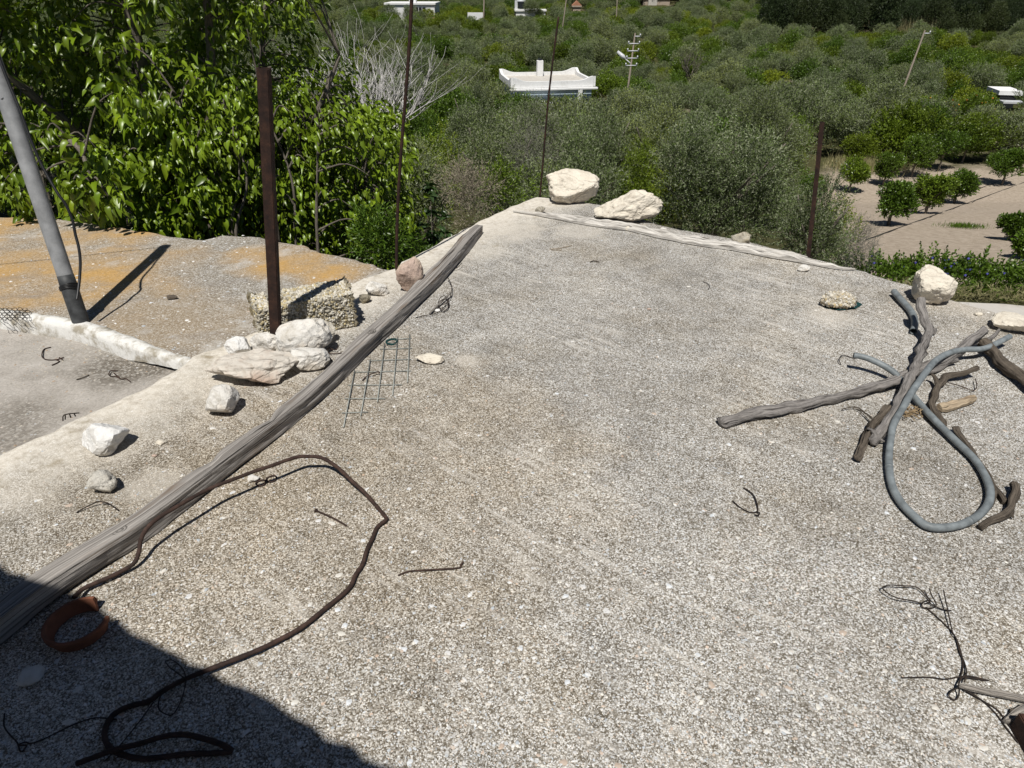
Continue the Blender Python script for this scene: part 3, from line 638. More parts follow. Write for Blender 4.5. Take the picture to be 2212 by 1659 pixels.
Bp = OCT[None]*(1+rr.uniform(-0.25, 0.25, (len(cs), 9, 3)))*s[:, None, None]*np.stack([rr.uniform(0.8, 1.3, len(cs)), rr.uniform(0.6, 0.9, len(cs)), rr.uniform(0.7, 1.0, len(cs))], -1)[:, None]
Vp = Bp[..., 0:1]*t1[:, None]+Bp[..., 1:2]*t2[:, None]+Bp[..., 2:3]*ns[:, None]+cs[:, None]
cl = np.array([(0.49, 0.455, 0.375), (0.57, 0.535, 0.45), (0.38, 0.34, 0.26), (0.46, 0.385, 0.225), (0.63, 0.595, 0.52)])[rr.integers(0, 5, len(cs))]*rr.uniform(0.8, 1.15, (len(cs), 1))
ag = obj('aggregate', mesh_np('aggregate', Vp.reshape(-1, 3), (OCTF[None]+(np.arange(len(cs))*9)[:, None, None]).reshape(-1, 3), tint=np.repeat(cl, 9, 0)), M['pebble'], blk); tag(ag, kind='stuff')

# ------------------------------------------------------------------ beam
be = catmull([P(u, v) for u, v in ((-90, 1478), (0, 1399), (115, 1306), (230, 1228), (330, 1160), (480, 1043), (600, 948), (700, 862), (800, 764), (885, 684), (960, 608), (1010, 548), (1043, 505))], 10)
V = []; F = []; UVb = []; nseg = 32; s = 0
for i, p in enumerate(be):
    t = (be[min(i+1, len(be)-1)]-be[max(i-1, 0)]).normalized(); lf = Vector((-t.y, t.x, 0)); f = i/(len(be)-1)
    wdt = 0.070 + 0.004*math.sin(f*9); hgt = 0.074 + 0.005*math.sin(f*7+1)
    if f > 0.93: wdt *= 1-0.35*(f-0.93)/0.07; hgt *= 1-0.25*(f-0.93)/0.07
    if i: s += (p-be[i-1]).length
    notch = 0.022*math.exp(-((f-0.505)/0.012)**2) + 0.016*math.exp(-((f-0.42)/0.010)**2)
    for k in range(nseg):
        a = 2*math.pi*(k+0.5)/nseg; a -= 0.22*math.sin(4*a)*-1; ca, sa = math.cos(a), math.sin(a); e = 16
        rad = (abs(ca)**e+abs(sa)**e)**(-1/e); x, y = ca*rad, sa*rad
        q = Vector((s*2.2, x*1.2, y*1.2)); gnoise = 0.0035*noise.noise(Vector((s*3, x*11, y*11))) + 0.005*fbm(q*1.5, 3) + 0.0022*noise.noise(Vector((s*22, x*7, y*7)))
        off = gnoise
        if y > 0.5 and x > -0.2: off -= notch*(0.6+0.8*noise.noise(Vector((s*60, x*5, 0))))
        V.append(p + lf*(wdt/2 + x*(wdt/2+off)) + Vector((0, 0, hgt/2 + y*(hgt/2+off) + 0.004)))
        UVb.append((s, k/nseg*1.0 if True else 0, 0))
for i in range(len(be)-1):
    for k in range(nseg): F.append((i*nseg+k, i*nseg+(k+1) % nseg, (i+1)*nseg+(k+1) % nseg, (i+1)*nseg+k))
F.append(tuple(reversed(range(nseg)))); F.append(tuple(range((len(be)-1)*nseg, len(be)*nseg)))
me = mesh_py('wooden_beam', V, F, False); a_ = me.attributes.new('along', 'FLOAT_VECTOR', 'POINT'); a_.data.foreach_set('vector', np.array(UVb, np.float32).ravel())
beam = obj('wooden_beam', me, M['beam']); tag(beam, 'long weathered grey timber lying diagonally across the roof', 'beam')
bmk = beam.modifiers.new('wn', 'WEIGHTED_NORMAL') if False else None
for (f, sx_) in ((0.30, 0.017), (0.69, 0.020)):
    i = int(f*(len(be)-1)); p = be[i]; t = (be[i+1]-p).normalized(); lf = Vector((-t.y, t.x, 0))
    pts = [p + lf*0.03 + Vector((0, 0, 0.075)) + (t*math.cos(a)*sx_*1.3 + lf*math.sin(a)*sx_*0.8) for a in np.linspace(0, 6.283, 15)[:-1]]
    parts = [tube(catmull(pts, 2, True), 0.0035, 6, closed=True), tube(catmull([p+lf*0.03+Vector((0, 0, 0.075)) + (q-p-lf*0.03-Vector((0, 0, 0.075)))*0.45 for q in pts], 2, True), 0.004, 6, closed=True)]
    obj('knot', mesh_parts('knot', parts), M['beam'], beam)

# ------------------------------------------------------------------ posts, rods, pipe
def square_tube(base, top, w, open_w=0.004):
    ax = (top-base); Lz = ax.length; bm = bmesh.new()
    a = w/2; b = a-open_w
    o_ = [(-a, -a), (a, -a), (a, a), (-a, a)]; i_ = [(-b, -b), (b, -b), (b, b), (-b, b)]
    vo = [[bm.verts.new((x, y, z)) for x, y in o_] for z in (0, Lz)]; vi = [[bm.verts.new((x, y, z)) for x, y in i_] for z in (Lz*0.8, Lz)]
    for k in range(4):
        j = (k+1) % 4
        bm.faces.new((vo[0][k], vo[0][j], vo[1][j], vo[1][k])); bm.faces.new((vo[1][k], vo[1][j], vi[1][j], vi[1][k])); bm.faces.new((vi[1][k], vi[1][j], vi[0][j], vi[0][k]))
    bm.faces.new(vi[0])
    bmesh.ops.bevel(bm, geom=[e for e in bm.edges if abs(e.verts[0].co.z-e.verts[1].co.z) > 0.3], offset=0.003, segments=2, affect='EDGES')
    return bm, ax
base = P(598, 757); top_d = (P(596, 748)-Vector((0, 0, EYE))).dot(FW)
def top_on(u, v, base, lean_y=0.0):
    """point on the line of sight (u,v) that stands over the base (same forward distance + lean)"""
    r_ = ray(u, v); t = (base.y+lean_y)/r_.y; return Vector((0, 0, EYE)) + r_*t
top = top_on(570, 147, base, 0.0)
bm, ax = square_tube(base, top, 0.047)
post = obj('square_post', bm_mesh('square_post', bm), M['rust'], loc=base); post.rotation_euler = ax.to_track_quat('Z', 'Y').to_euler(); post.rotation_euler.z += 0
tag(post, 'rusty brown square steel post standing among the white stones', 'post')
hk = [Vector((0.024, 0.0, ax.length-0.03)), Vector((0.042, -0.005, ax.length-0.045)), Vector((0.054, 0, ax.length-0.08)), Vector((0.050, 0, ax.length-0.11)), Vector((0.024, 0, ax.length-0.125))]
obj('hook', mesh_parts('hook', [tube(catmull(hk, 5), 0.003, 6)]), M['rust2'], post)
# rods
def rod(u0, v0, u1, v1, rad, label, lean=0.0, wob=0.01, name='steel_rod'):
    b = P(u0, v0); t = top_on(u1, v1, b, lean); pts = []
    for k in range(41):
        f = k/40; q = b.lerp(t, f); pts.append(q+Vector((wob*math.sin(f*5+u0), wob*0.5*math.sin(f*7), 0)))
    pts[0].z -= 0.05
    V, F, U_ = tube(pts, [rad*(1+0.08*((i % 2)*2-1)) for i in range(41)], 8)
    o = obj(name, mesh_parts(name, [(V, F, U_)]), M['rust']); return tag(o, label, 'rod')
rod(858, 584, 886, -60, 0.0095, 'thin rusty rod behind the pink stone, running out of the top', wob=0.014)
rod(1164, 424, 1206, 36, 0.0075, 'thin rusty rod standing left of the corner boulders', wob=0.008)
# angle post on the right
base = P(1741, 556); top = top_on(1772, 268, base, 0.0); ax = top-base; bm = bmesh.new(); a, th = 0.027, 0.004
pr = [(0, 0), (a, 0), (a, th), (th, th), (th, a), (0, a)]
pr = [(-y, x) for x, y in pr]
lo = [bm.verts.new((x, y, 0)) for x, y in pr]; hi = [bm.verts.new((x, y, ax.length)) for x, y in pr]
for k in range(6): bm.faces.new((lo[k], lo[(k+1) % 6], hi[(k+1) % 6], hi[k]))
bm.faces.new(hi); bmesh.ops.recalc_face_normals(bm, faces=bm.faces)
apost = obj('angle_post', bm_mesh('angle_post', bm), M['rust'], loc=base); apost.rotation_euler = ax.to_track_quat('Z', 'Y').to_euler(); apost.rotation_euler.z += R(-38)
tag(apost, 'short rusty steel angle post on the right roof edge', 'post')
for zz in (ax.length-0.03, ax.length*0.52):
    q = [Vector((-0.014 + 0.004*math.cos(a_), -0.001, zz+0.005*math.sin(a_))) for a_ in np.linspace(0, 6.283, 11)[:-1]]
    obj('bolt_hole', mesh_parts('bolt_hole', [tube(q, 0.0012, 5, closed=True)]), M['lamp'], apost)
# leaning pipe
pbase = P(173, 690, -0.03); ptop = D(-62, -10, 3.30); pv = (ptop-pbase)
pipe = empty('leaning_pipe', pbase); tag(pipe, 'leaning grey metal pipe set in the white kerb at the left', 'pipe')
def rel(pts, o=pbase): return [Vector(p)-o for p in pts]
pts = [pbase.lerp(ptop, f) for f in np.linspace(0.15, 1, 24)]
obj('tube', mesh_parts('tube', [tube(rel(pts), 0.040, 24, caps=False), tube(rel(pts[-4:]), 0.036, 24, caps=False)]), M['pipe'], pipe)
obj('foot', mesh_parts('foot', [tube(rel([pbase.lerp(ptop, f) for f in np.linspace(-0.03, 0.152, 8)]), [0.0425]*7+[0.0405], 24)]), M['pipedark'], pipe)
# tie of black wire round the foot
tie = []
pd = pv.normalized(); n1 = pd.orthogonal().normalized(); n2_ = pd.cross(n1)
for k in range(70):
    a_ = k*0.36; tie.append(pbase + pd*(pv.length*0.105 + 0.006*math.sin(k*0.7) + 0.0004*k) + (n1*math.cos(a_)+n2_*math.sin(a_))*0.0465)
obj('tie_wire', mesh_parts('tie_wire', [tube(rel(tie), 0.0035, 5)]), M['black'], pipe)
kn = [tie[20]+Vector((-0.01*k+0.004*math.sin(k*2), -0.012, 0.012*math.sin(k*1.7)-0.008*k)) for k in range(7)]
obj('tie_end', mesh_parts('tie_end', [tube(rel(catmull(kn, 4)), 0.004, 5)]), M['black'], pipe)
hp = pbase.lerp(ptop, 0.70); hole = [hp + (-FW)*0.0402 + Vector((0.004, 0, 0)) + (Vector((1, 0, 0))*math.cos(a_)+UP*math.sin(a_))*0.0085 for a_ in np.linspace(0, 6.283, 13)[:-1]]
bmh = mesh_py('bolt_hole', rel(hole), [tuple(range(12))]); obj('bolt_hole', bmh, M['black'], pipe)
# black cable hanging beside the pipe
cb = [(-30, 40, 3.32), (0, 130, 3.36), (20, 182, 3.39), (42, 235, 3.42), (66, 300, 3.46), (92, 360, 3.50), (125, 418, 3.53), (141, 440, 3.55), (156, 474, 3.58), (163, 507, 3.60), (170, 534, 3.61), (173.5, 565, 3.62), (172, 600, 3.62), (169, 628, 3.61), (166, 648, 3.60)]
cable = obj('black_cable', mesh_parts('black_cable', [tube(catmull([D(*c) for c in cb], 6), 0.0075, 8)]), M['black']); tag(cable, 'black cable hanging beside the leaning grey pipe', 'cable')
wpts = [ptop + Vector((0, 0, -0.03)), ptop + Vector((-1.0, -0.33, -0.10)), ptop + Vector((-2.4, -0.8, -0.06)), ptop + Vector((-4.5, -1.5, 0.1))]
tag(obj('stay_wire', mesh_parts('stay_wire', [tube(catmull(wpts, 8), 0.004, 5)]), M['wire']), 'thin wire strung from the leaning pipe out to the left', 'wire')

# ------------------------------------------------------------------ bent rebar, wires, nail, mesh
def path3(lst, n=5): return catmull([P(a[0], a[1], a[2]) for a in lst], n)
rb = [(160, 1290, .03), (180, 1272, .02), (212, 1257, .018), (242, 1244, .018), (287, 1219, .022), (300, 1192, .045), (304, 1167, .07), (317, 1142, .095), (345, 1117, .105), (400, 1084, .105), (450, 1057, .10), (500, 1037, .095), (553, 1017, .09), (578, 1009, .088), (635, 989, .08), (660, 986, .078), (695, 989, .072), (728, 1009, .06), (760, 1039, .045), (790, 1067, .025), (818, 1099, .01), (833, 1117, .009), (833, 1124, .009), (815, 1139, .009), (805, 1162, .01), (793, 1187, .01), (783, 1219, .01), (768, 1242, .01), (753, 1272, .01), (703, 1314, .012), (653, 1354, .014), (603, 1382, .016), (553, 1406, .018), (475, 1437, .02), (400, 1467, .02), (350, 1494, .015), (322, 1514, .01), (275, 1527, .009), (245, 1544, .009), (230, 1567, .009), (226, 1592, .009), (237, 1614, .009), (262, 1629, .009), (312, 1639, .009), (400, 1629, .009), (462, 1627, .009), (494, 1624, .012), (495, 1617, .014), (462, 1602, .02), (400, 1587, .022), (350, 1592, .022), (300, 1607, .024), (250, 1619, .026), (200, 1637, .022), (167, 1649, .012)]
rp = path3(rb); rd = [0.0070*(1+0.06*math.sin(i*2.1)) for i in range(len(rp))]
tag(obj('bent_rebar', mesh_parts('bent_rebar', [tube(rp, rd, 8)]), M['rust2']), 'long rusty bent rod curling from the beam into the shade', 'rod')
def wire(name, lists, rad, label, mat='wire', cat='wire', n=5, z=0.0):
    parts = []
    for l in lists:
        pts = path3([(a[0], a[1], (a[2] if len(a) > 2 else 0.004)+z) for a in l], n); parts.append(tube(pts, rad, 6))
    return tag(obj(name, mesh_parts(name, parts), M[mat]), label, cat)
wire('rusty_wire', [[(860, 1243), (885, 1234), (928, 1231, .008), (990, 1227), (995, 1221), (1000, 1213, .012)]], 0.0028, 'single kinked rusty wire below the bent rod loop', 'rust2')
def ring(u, v, ru, z=0.006):
    c = P(u, v, z); r_ = wm(ru, v); return [c+Vector((math.cos(a_)*r_, math.sin(a_)*r_, 0.002*math.sin(a_*2))) for a_ in np.linspace(0, 6.283, 21)[:-1]]
tag(obj('wire_rings', mesh_parts('wire_rings', [tube(ring(563, 1043, 10), 0.0028, 6, closed=True), tube(ring(586, 1034, 10.5), 0.0028, 6, closed=True)]), M['rust2']), 'rusty double ring of wire shaped like a figure eight', 'wire')
na, nb_ = P(683, 1103, .006), P(752, 1137, .003); nd = (nb_-na).normalized()
nail = obj('nail', mesh_parts('nail', [tube([na, na.lerp(nb_, .5)+Vector((0.003, 0.002, 0)), na.lerp(nb_, .94), nb_], [0.0032, 0.0032, 0.003, 0.0006], 8), tube([na-nd*0.003, na], [0.007, 0.007], 10)]), M['rust2']); tag(nail, 'long rusty nail lying inside the bent rod loop', 'nail')
wire('rusty_wire', [[(165, 1107, .004), (190, 1093, .012), (213, 1083, .02)], [(213, 1083, .02), (235, 1088, .014), (256, 1103, .004)]], 0.0024, 'short bent wire below the knobbly pitted stone')
wire('wire_loop', [[(1606, 1054), (1626, 1067, .01), (1636, 1090, .012), (1635, 1105, .006), (1618, 1106), (1596, 1094), (1583, 1082, .006)], [(1635, 1105, .006), (1641, 1108, .012), (1638, 1113, .01), (1630, 1112, .004)]], 0.0024, 'small open loop of dark wire in the middle right of the roof')
wire('wire_tangle', [
    [(1992, 1303, .01), (1970, 1298, .014), (1936, 1291, .02), (1913, 1278, .022), (1907, 1269, .022), (1920, 1264, .02), (1942, 1265, .018), (1978, 1268, .014), (1995, 1281, .01), (2009, 1299, .006), (1998, 1304, .006)],
    [(2007, 1271, .03), (2014, 1289, .02), (2022, 1303, .012), (2018, 1312, .008), (1995, 1313, .006), (1992, 1303, .01), (2004, 1297, .012), (2010, 1304, .01)],
    [(2004, 1301, .008), (2032, 1315, .008), (2055, 1319, .006)],
    [(2038, 1275, .03), (2046, 1312, .02), (2057, 1363, .012), (2066, 1380, .008), (2074, 1411, .006), (2084, 1433, .006), (2087, 1457, .01), (2066, 1463, .008), (2040, 1467, .006), (2007, 1463, .006), (1947, 1464, .006)],
    [(2000, 1312), (2035, 1343), (2063, 1374), (2077, 1413), (2080, 1439, .006), (2076, 1459, .008), (2071, 1480, .02), (2071, 1487, .02)],
    [(2071, 1485, .02), (2055, 1493, .014), (2050, 1504, .008), (2063, 1512, .006), (2071, 1501, .01), (2072, 1485, .022)],
    [(2083, 1473, .014), (2086, 1464, .012), (2094, 1460, .01), (2136, 1470, .006)], [(2071, 1476, .014), (2080, 1463, .012), (2100, 1465, .01), (2134, 1470, .006)],
    [(2083, 1490, .012), (2125, 1515), (2156, 1535), (2179, 1566), (2204, 1597), (2225, 1620)], [(2090, 1492, .01), (2120, 1512), (2150, 1540), (2172, 1570), (2200, 1605)]], 0.0019, 'tangle of thin dark wire tied to the grey stick at lower right')
wire('thin_wire', [[(10, 1541), (9, 1569), (24, 1590), (37, 1604), (45, 1624), (57, 1611), (40, 1609), (55, 1603), (67, 1606), (95, 1596), (120, 1584, .008), (162, 1564), (205, 1551, .01), (252, 1554)]], 0.0018, 'thin wavy wire in the deep shade at lower left')
wire('tie_wire', [[(357, 1429, .02), (366, 1441, .02), (385, 1455, .03), (400, 1469, .032), (398, 1490, .02), (390, 1516, .01), (372, 1544), (350, 1538), (342, 1525), (350, 1499, .02), (385, 1474, .034), (404, 1462, .034)], [(357, 1429, .02), (372, 1426, .016), (395, 1445, .028), (402, 1470, .034)], [(332, 1516, .012), (300, 1560), (260, 1609, .012), (225, 1645)]], 0.0016, 'looped tie wire wound round the bent rod in the shade')
# wire near the beam
wire('wire_tangle', [[(898, 686), (915, 682, .01), (928, 680, .012), (943, 676, .01), (955, 668, .01), (965, 655, .012), (973, 640, .02), (976, 622, .03), (972, 608, .035), (966, 598, .03)],
    [(940, 668, .01), (952, 660, .02), (968, 652, .02), (960, 646, .03), (948, 655, .02), (955, 672, .01), (968, 664, .012), (962, 640, .03), (950, 645, .02), (945, 662, .012)], [(998, 568, .03), (988, 578, .02), (980, 580, .02)], [(958, 675), (970, 660, .014), (966, 640, .02)]], 0.0022, 'little tangle of dark wire right of the beam top')
wire('dry_twig', [[(928, 677, .012), (945, 660, .018), (960, 645, .022), (974, 632, .03)]], 0.006, 'short grey twig caught in the small wire tangle by the beam', 'stick', 'twig')
wire('wire_scrap', [[(705, 772), (706, 758, .02), (712, 750, .03)], [(704, 760, .01), (718, 764, .01), (738, 762)], [(712, 752, .02), (725, 756, .014), (733, 745, .03)], [(708, 764), (716, 778)]], 0.0026, 'scrap of rusty wire between the cream stone and the beam', 'rust2')
# weld mesh panel
mp = empty('wire_mesh_panel', P(830, 830)); tag(mp, 'scrap of galvanised square wire mesh lying beside the beam', 'wire mesh')
mo = P(830, 830)
for a_, b_ in (((885, 722), (880, 826)), ((859, 728), (848, 854)), ((831, 742), (815, 868)), ((800, 776), (779, 898)), ((766, 800), (742, 923))):
    obj('wire', mesh_parts('wire', [tube([P(*a_, .009)-mo, (P(*a_, .012)+P(*b_, .012))/2-mo, P(*b_, .006)-mo], 0.0026, 6)]), M['zinc'], mp)
for a_, b_ in (((836, 733), (890, 731)), ((820, 754), (890, 752)), ((797, 779), (888, 776)), ((768, 804), (888, 801)), ((752, 832), (868, 831)), ((744, 861), (832, 861)), ((738, 892), (795, 890))):
    obj('wire', mesh_parts('wire', [tube([P(*a_, .005)-mo, P(*b_, .005)-mo], 0.0024, 6)]), M['zinc'], mp)
tag(obj('green_wire_loop', mesh_parts('green_wire_loop', [tube(ring(846, 737, 12, .012), 0.0028, 6, closed=True), tube(ring(845, 739, 11, .018), 0.0026, 6, closed=True)]), M['net']), 'small dark green wire coil at the top of the mesh', 'wire')
wire('rusty_wire', [[(783, 822), (792, 813, .01), (815, 803, .02), (820, 806, .02)]], 0.003, 'short thick rusty wire lying on the mesh', 'rust2')
# wires on the grey terrace
zt = -0.13
wire('wire_hook', [[(110, 750), (96, 754), (91, 763, .01), (92, 772, .01), (102, 777), (120, 777), (138, 772)], [(120, 777), (128, 781), (112, 789)], [(128, 772, .01), (136, 778)]], 0.003, 'hooked rusty wire on the pale grey terrace', 'rust2', z=zt)
wire('wire_scrap', [[(255, 801), (240, 801, .01), (235, 808, .01), (240, 813), (252, 814), (262, 819), (272, 818), (282, 825)], [(246, 806, .012), (258, 816)]], 0.003, 'crumpled rusty wire on the grey terrace near the roof edge', 'rust2', z=zt)
wire('dry_twig', [[(165, 820), (178, 816, .006), (192, 810)]], 0.0028, 'dark thin twig on the grey terrace below the hooked wire', 'branch2', 'twig', z=zt)
wire('wire_comb', [[(136, 909, .01), (137, 898, .02), (148, 894, .03), (160, 893, .03), (171, 892, .02)], [(150, 894, .03), (153, 902)], [(160, 893, .03), (163, 899)], [(141, 897, .025), (141, 906)]], 0.0025, 'comb shaped bit of wire on the roof rim at the left', z=-0.01)
hexp = []
for i in range(7):
    for j in range(5):
        cx_ = -12 + i*11 + (j % 2)*5.5; cy_ = 668 + j*5.2
        hexp.append(tube([P(cx_+5.6*math.cos(a_)+rng.normal(0, .5), cy_+3.2*math.sin(a_)+rng.normal(0, .3), -0.035+0.02*rng.random()) for a_ in np.linspace(0, 6.283, 7)[:-1]], 0.0016, 4, closed=True))
tag(obj('chicken_wire', mesh_parts('chicken_wire', hexp), M['wire']), 'scrap of dark chicken wire lying over the kerb at left edge', 'chicken wire')

# broken pot rim
pc = P(176, 1362); prof = [(a*0.88, b*0.8) for a, b in [(0.080, 0.0), (0.085, 0.004), (0.089, 0.03), (0.094, 0.034), (0.098, 0.04), (0.098, 0.054), (0.093, 0.058), (0.086, 0.056), (0.082, 0.03), (0.074, 0.006)]]
V = []; F = []; ang = np.linspace(R(82), R(82+285), 50); npf = len(prof)
for i, a_ in enumerate(ang):
    cut = 1.0
    for k, (r_, z_) in enumerate(prof):
        jj = 0.06*(noise.noise(Vector((k*1.3, i*0.01, 4)))) if i in (0, len(ang)-1) else 0
        aa = a_+jj + (0.12*(z_/0.047-0.5) if i in (0, len(ang)-1) else 0); V.append((math.cos(aa)*r_, math.sin(aa)*r_, z_))
for i in range(len(ang)-1):
    for k in range(npf): F.append((i*npf+k, (i+1)*npf+k, (i+1)*npf+(k+1) % npf, i*npf+(k+1) % npf))
F.append(tuple(range(npf))); F.append(tuple(reversed(range((len(ang)-1)*npf, len(ang)*npf))))
pot = obj('broken_pot', mesh_py('broken_pot', V, F, True), M['clay'], loc=pc); pot.data.set_sharp_from_angle(angle=R(40)); tag(pot, 'broken terracotta pot ring in the shade beside the beam', 'pot')

# ------------------------------------------------------------------ plank along the right edge
def strip(pts, w, th, seed, mat, name, label, cat, parent=None, split=3, z0=0.006):
    """splintered flat timber: several strands side by side in one part each"""
    path = catmull(pts, 8); root = empty(name, path[0]); tag(root, label, cat); rs = random.Random(seed)
    n = len(path)
    for s_ in range(split):
        a0 = int(n*(rs.uniform(0, 0.18) if s_ else 0)); a1 = int(n*(1-(rs.uniform(0, 0.2) if s_ else 0))); V = []; F = []; U_ = []; s = 0
        for i in range(a0, a1):
            p = path[i]; t = (path[min(i+1, n-1)]-path[max(i-1, 0)]).normalized(); lf = Vector((-t.y, t.x, 0)); f = (i-a0)/max(1, a1-a0-1)
            if i > a0: s += (p-path[i-1]).length
            ww = w/split*(0.95+0.7*noise.noise(p*9+Vector((seed, s_*3, 0))))*min(1, 0.2+f*6, 0.2+(1-f)*6); hh = th*(0.8+0.5*noise.noise(p*13+Vector((s_, seed, 0))))*min(1, 0.4+f*5, 0.4+(1-f)*5)
            c = p + lf*(s_*w/split + 0.006*noise.noise(p*7+Vector((0, s_*5, seed)))) + Vector((0, 0, z0 + 0.006*s_))
            for k, (x, y) in enumerate(((-.5, 0), (.5, 0), (.52, .6), (.3, 1), (-.3, .95), (-.5, .7))):
                V.append(c + lf*x*ww + Vector((0, 0, y*hh+0.002*noise.noise(p*40+Vector((k, s_, 0))))) - path[0]); U_.append((s, k/6+s_*0.37, 0))
        m = len(V)//6
        for i in range(m-1):
            for k in range(6): F.append((i*6+k, i*6+(k+1) % 6, (i+1)*6+(k+1) % 6, (i+1)*6+k))
        F.append((5, 4, 3, 2, 1, 0)); F.append(tuple(range((m-1)*6, m*6)))
        obj('splinter', mesh_parts('splinter', [(V, F, U_)], False), mat, root)
    return root
strip([P(u, v) for u, v in ((1108, 459), (1156, 466), (1206, 475), (1281, 489), (1356, 499), (1431, 516), (1506, 530), (1581, 541), (1659, 556), (1709, 565), (1759, 573), (1809, 583), (1846, 585))], 0.085, 0.030, 5, M['plank'], 'bleached_plank', 'long bleached splintered plank along the right roof edge', 'plank')

# ------------------------------------------------------------------ hose, branches
hs = [(1844, 767, .085), (1874, 774, .08), (1909, 790, .065), (1934, 807, .05), (1949, 826, .03), (1960, 840, .024), (1974, 857, .026), (2009, 897, .028), (2059, 947, .024), (2104, 991, .022), (2129, 1030, .022), (2139, 1062, .022), (2134, 1090, .024), (2114, 1113, .024), (2084, 1130, .022), (2046, 1139, .02), (2006, 1137, .02), (1979, 1119, .02), (1946, 1085, .02), (1926, 1045, .02), (1920, 995, .025), (1924, 950, .04), (1931, 915, .06), (1951, 880, .085), (1969, 848, .10), (1994, 812, .10), (2019, 781, .095), (2049, 763, .085), (2084, 755, .07), (2119, 754, .06), (2146, 745, .06), (2181, 727, .06)]
hpts = path3(hs, 7)
hose = obj('grey_hose', mesh_parts('grey_hose', [tube(hpts, [0.0138*(1+0.07*noise.noise(p_*11)) for p_ in hpts], 14, caps=False), tube(hpts, 0.0118, 14, caps=False)]), M['hose']); tag(hose, 'looped grey plastic hose lying over the driftwood branches', 'hose')
for i in (96, 138, 170):
    t = (hpts[i+1]-hpts[i]).normalized(); obj('joint_ring', mesh_parts('joint_ring', [tube([hpts[i]-t*0.004, hpts[i]+t*0.004], [0.0148, 0.0148], 14)]), M['hose'], hose)
sp = path3([(1931, 630, .03), (1946, 647, .028), (1964, 667, .024), (1974, 685, .022), (1976, 702, .02), (1973, 716, .02)], 6)
tag(obj('pipe_offcut', mesh_parts('pipe_offcut', [tube(sp, 0.0175, 14, caps=False), tube(sp, 0.0150, 14, caps=False)]), M['hose']), 'short curved grey pipe piece below the cream boulder', 'pipe')
def branch(lst, rad, label, mat='branch', seed=1, taper=(1, 0.8), rough=0.42, extra=(), name='driftwood_branch', n=8):
    parts = []; rad *= 0.88; pts = path3(lst, n); m = len(pts)
    pts = [p + Vector((noise.noise(p*16+Vector((seed, 0, 0))), noise.noise(p*16+Vector((0, seed, 0))), 0.3*noise.noise(p*20)))*0.009 for p in pts]
    rr_ = [rad*(taper[0]+(taper[1]-taper[0])*i/(m-1))*(1+0.16*noise.noise(pts[i]*12+Vector((seed, 3, 1)))) for i in range(m)]
    rr_[0] *= 0.55; rr_[-1] *= 0.45
    parts.append(tube(pts, rr_, 20, rough=rough, seed=seed))
    o = obj(name, mesh_parts(name, parts), M[mat]); tag(o, label, 'branch')
    for l, r2 in extra:
        ep = path3(l, 6); k = len(ep); obj('side_shoot', mesh_parts('side_shoot', [tube(ep, [r2*(1-0.55*i/(k-1)) for i in range(k)], 9, rough=0.35, seed=seed+2)]), M[mat], o)
    return o
branch([(1986, 645, .16), (1991, 672, .12), (2001, 697, .09), (2009, 717, .075), (1999, 734, .07), (1991, 758, .07), (1981, 783, .07), (1969, 810, .07), (1955, 842, .065), (1941, 873, .055), (1927, 897, .045), (1912, 920, .035), (1893, 944, .025), (1881, 956, .022)], 0.0235, 'long grey crooked branch propped on the cream boulder under the hose', seed=2,
       extra=(([(2009, 717, .075), (2020, 712, .085), (2016, 724, .07)], 0.012), ([(1893, 944, .03), (1882, 930, .04), (1874, 926, .05)], 0.012), ([(1891, 946, .025), (1905, 952, .02), (1912, 955, .012)], 0.008)))
branch([(1924, 882, .03), (1908, 896, .028), (1891, 910, .026), (1876, 934, .022), (1862, 965, .02), (1849, 992, .018)], 0.0195, 'short dark split branch ending left of the hose loop', 'branch2', 3, extra=(([(1889, 912, .03), (1880, 900, .03), (1862, 888, .02), (1850, 884, .01)], 0.0045),))
branch([(1556, 914, .022), (1593, 903, .024), (1631, 893, .024), (1659, 888, .024), (1734, 876, .026), (1809, 859, .028), (1859, 846, .03), (1909, 831, .032), (1940, 820, .034), (1975, 803, .036), (2015, 787, .04), (2050, 770, .055), (2080, 748, .07), (2104, 730, .085), (2127, 712, .10)], 0.0255, 'longest grey branch pointing left across the roof from the hose', seed=4, taper=(1.0, 0.85),
       extra=(([(2000, 795, .03), (2030, 785, .03), (2055, 780, .03), (2068, 778, .03)], 0.02), ([(1990, 805, .02), (2030, 795, .02), (2062, 772, .03), (2085, 755, .04)], 0.016), ([(2085, 745, .05), (2110, 738, .05), (2139, 731, .05), (2158, 712, .07)], 0.016)))
branch([(2118, 738, .05), (2135, 752, .045), (2159, 775, .04), (2190, 803, .036), (2215, 824, .034), (2270, 868, .03)], 0.027, 'thick dark branch running off the right edge', 'branch2', 5, taper=(0.9, 1.05))
branch([(2114, 794, .06), (2095, 801, .05), (2079, 806, .04), (2044, 816, .03), (2026, 832, .026), (2016, 857, .024), (2013, 882, .022), (2025, 901, .02), (2038, 922, .014)], 0.0205, 'curved dark brown branch right of the hose crossing', 'branch2', 6, taper=(0.6, 1.0), extra=(([(2026, 832, .03), (2020, 815, .04), (2012, 808, .05)], 0.013),))
branch([(2066, 923, .02), (2084, 955, .018), (2109, 990, .016), (2134, 1030, .015), (2159, 1066, .014), (2172, 1086, .012)], 0.0135, 'thin dark stick alongside the right of the hose loop', 'branch2', 7, extra=(([(2150, 1060, .02), (2144, 1085, .012), (2139, 1097, .008)], 0.009),))
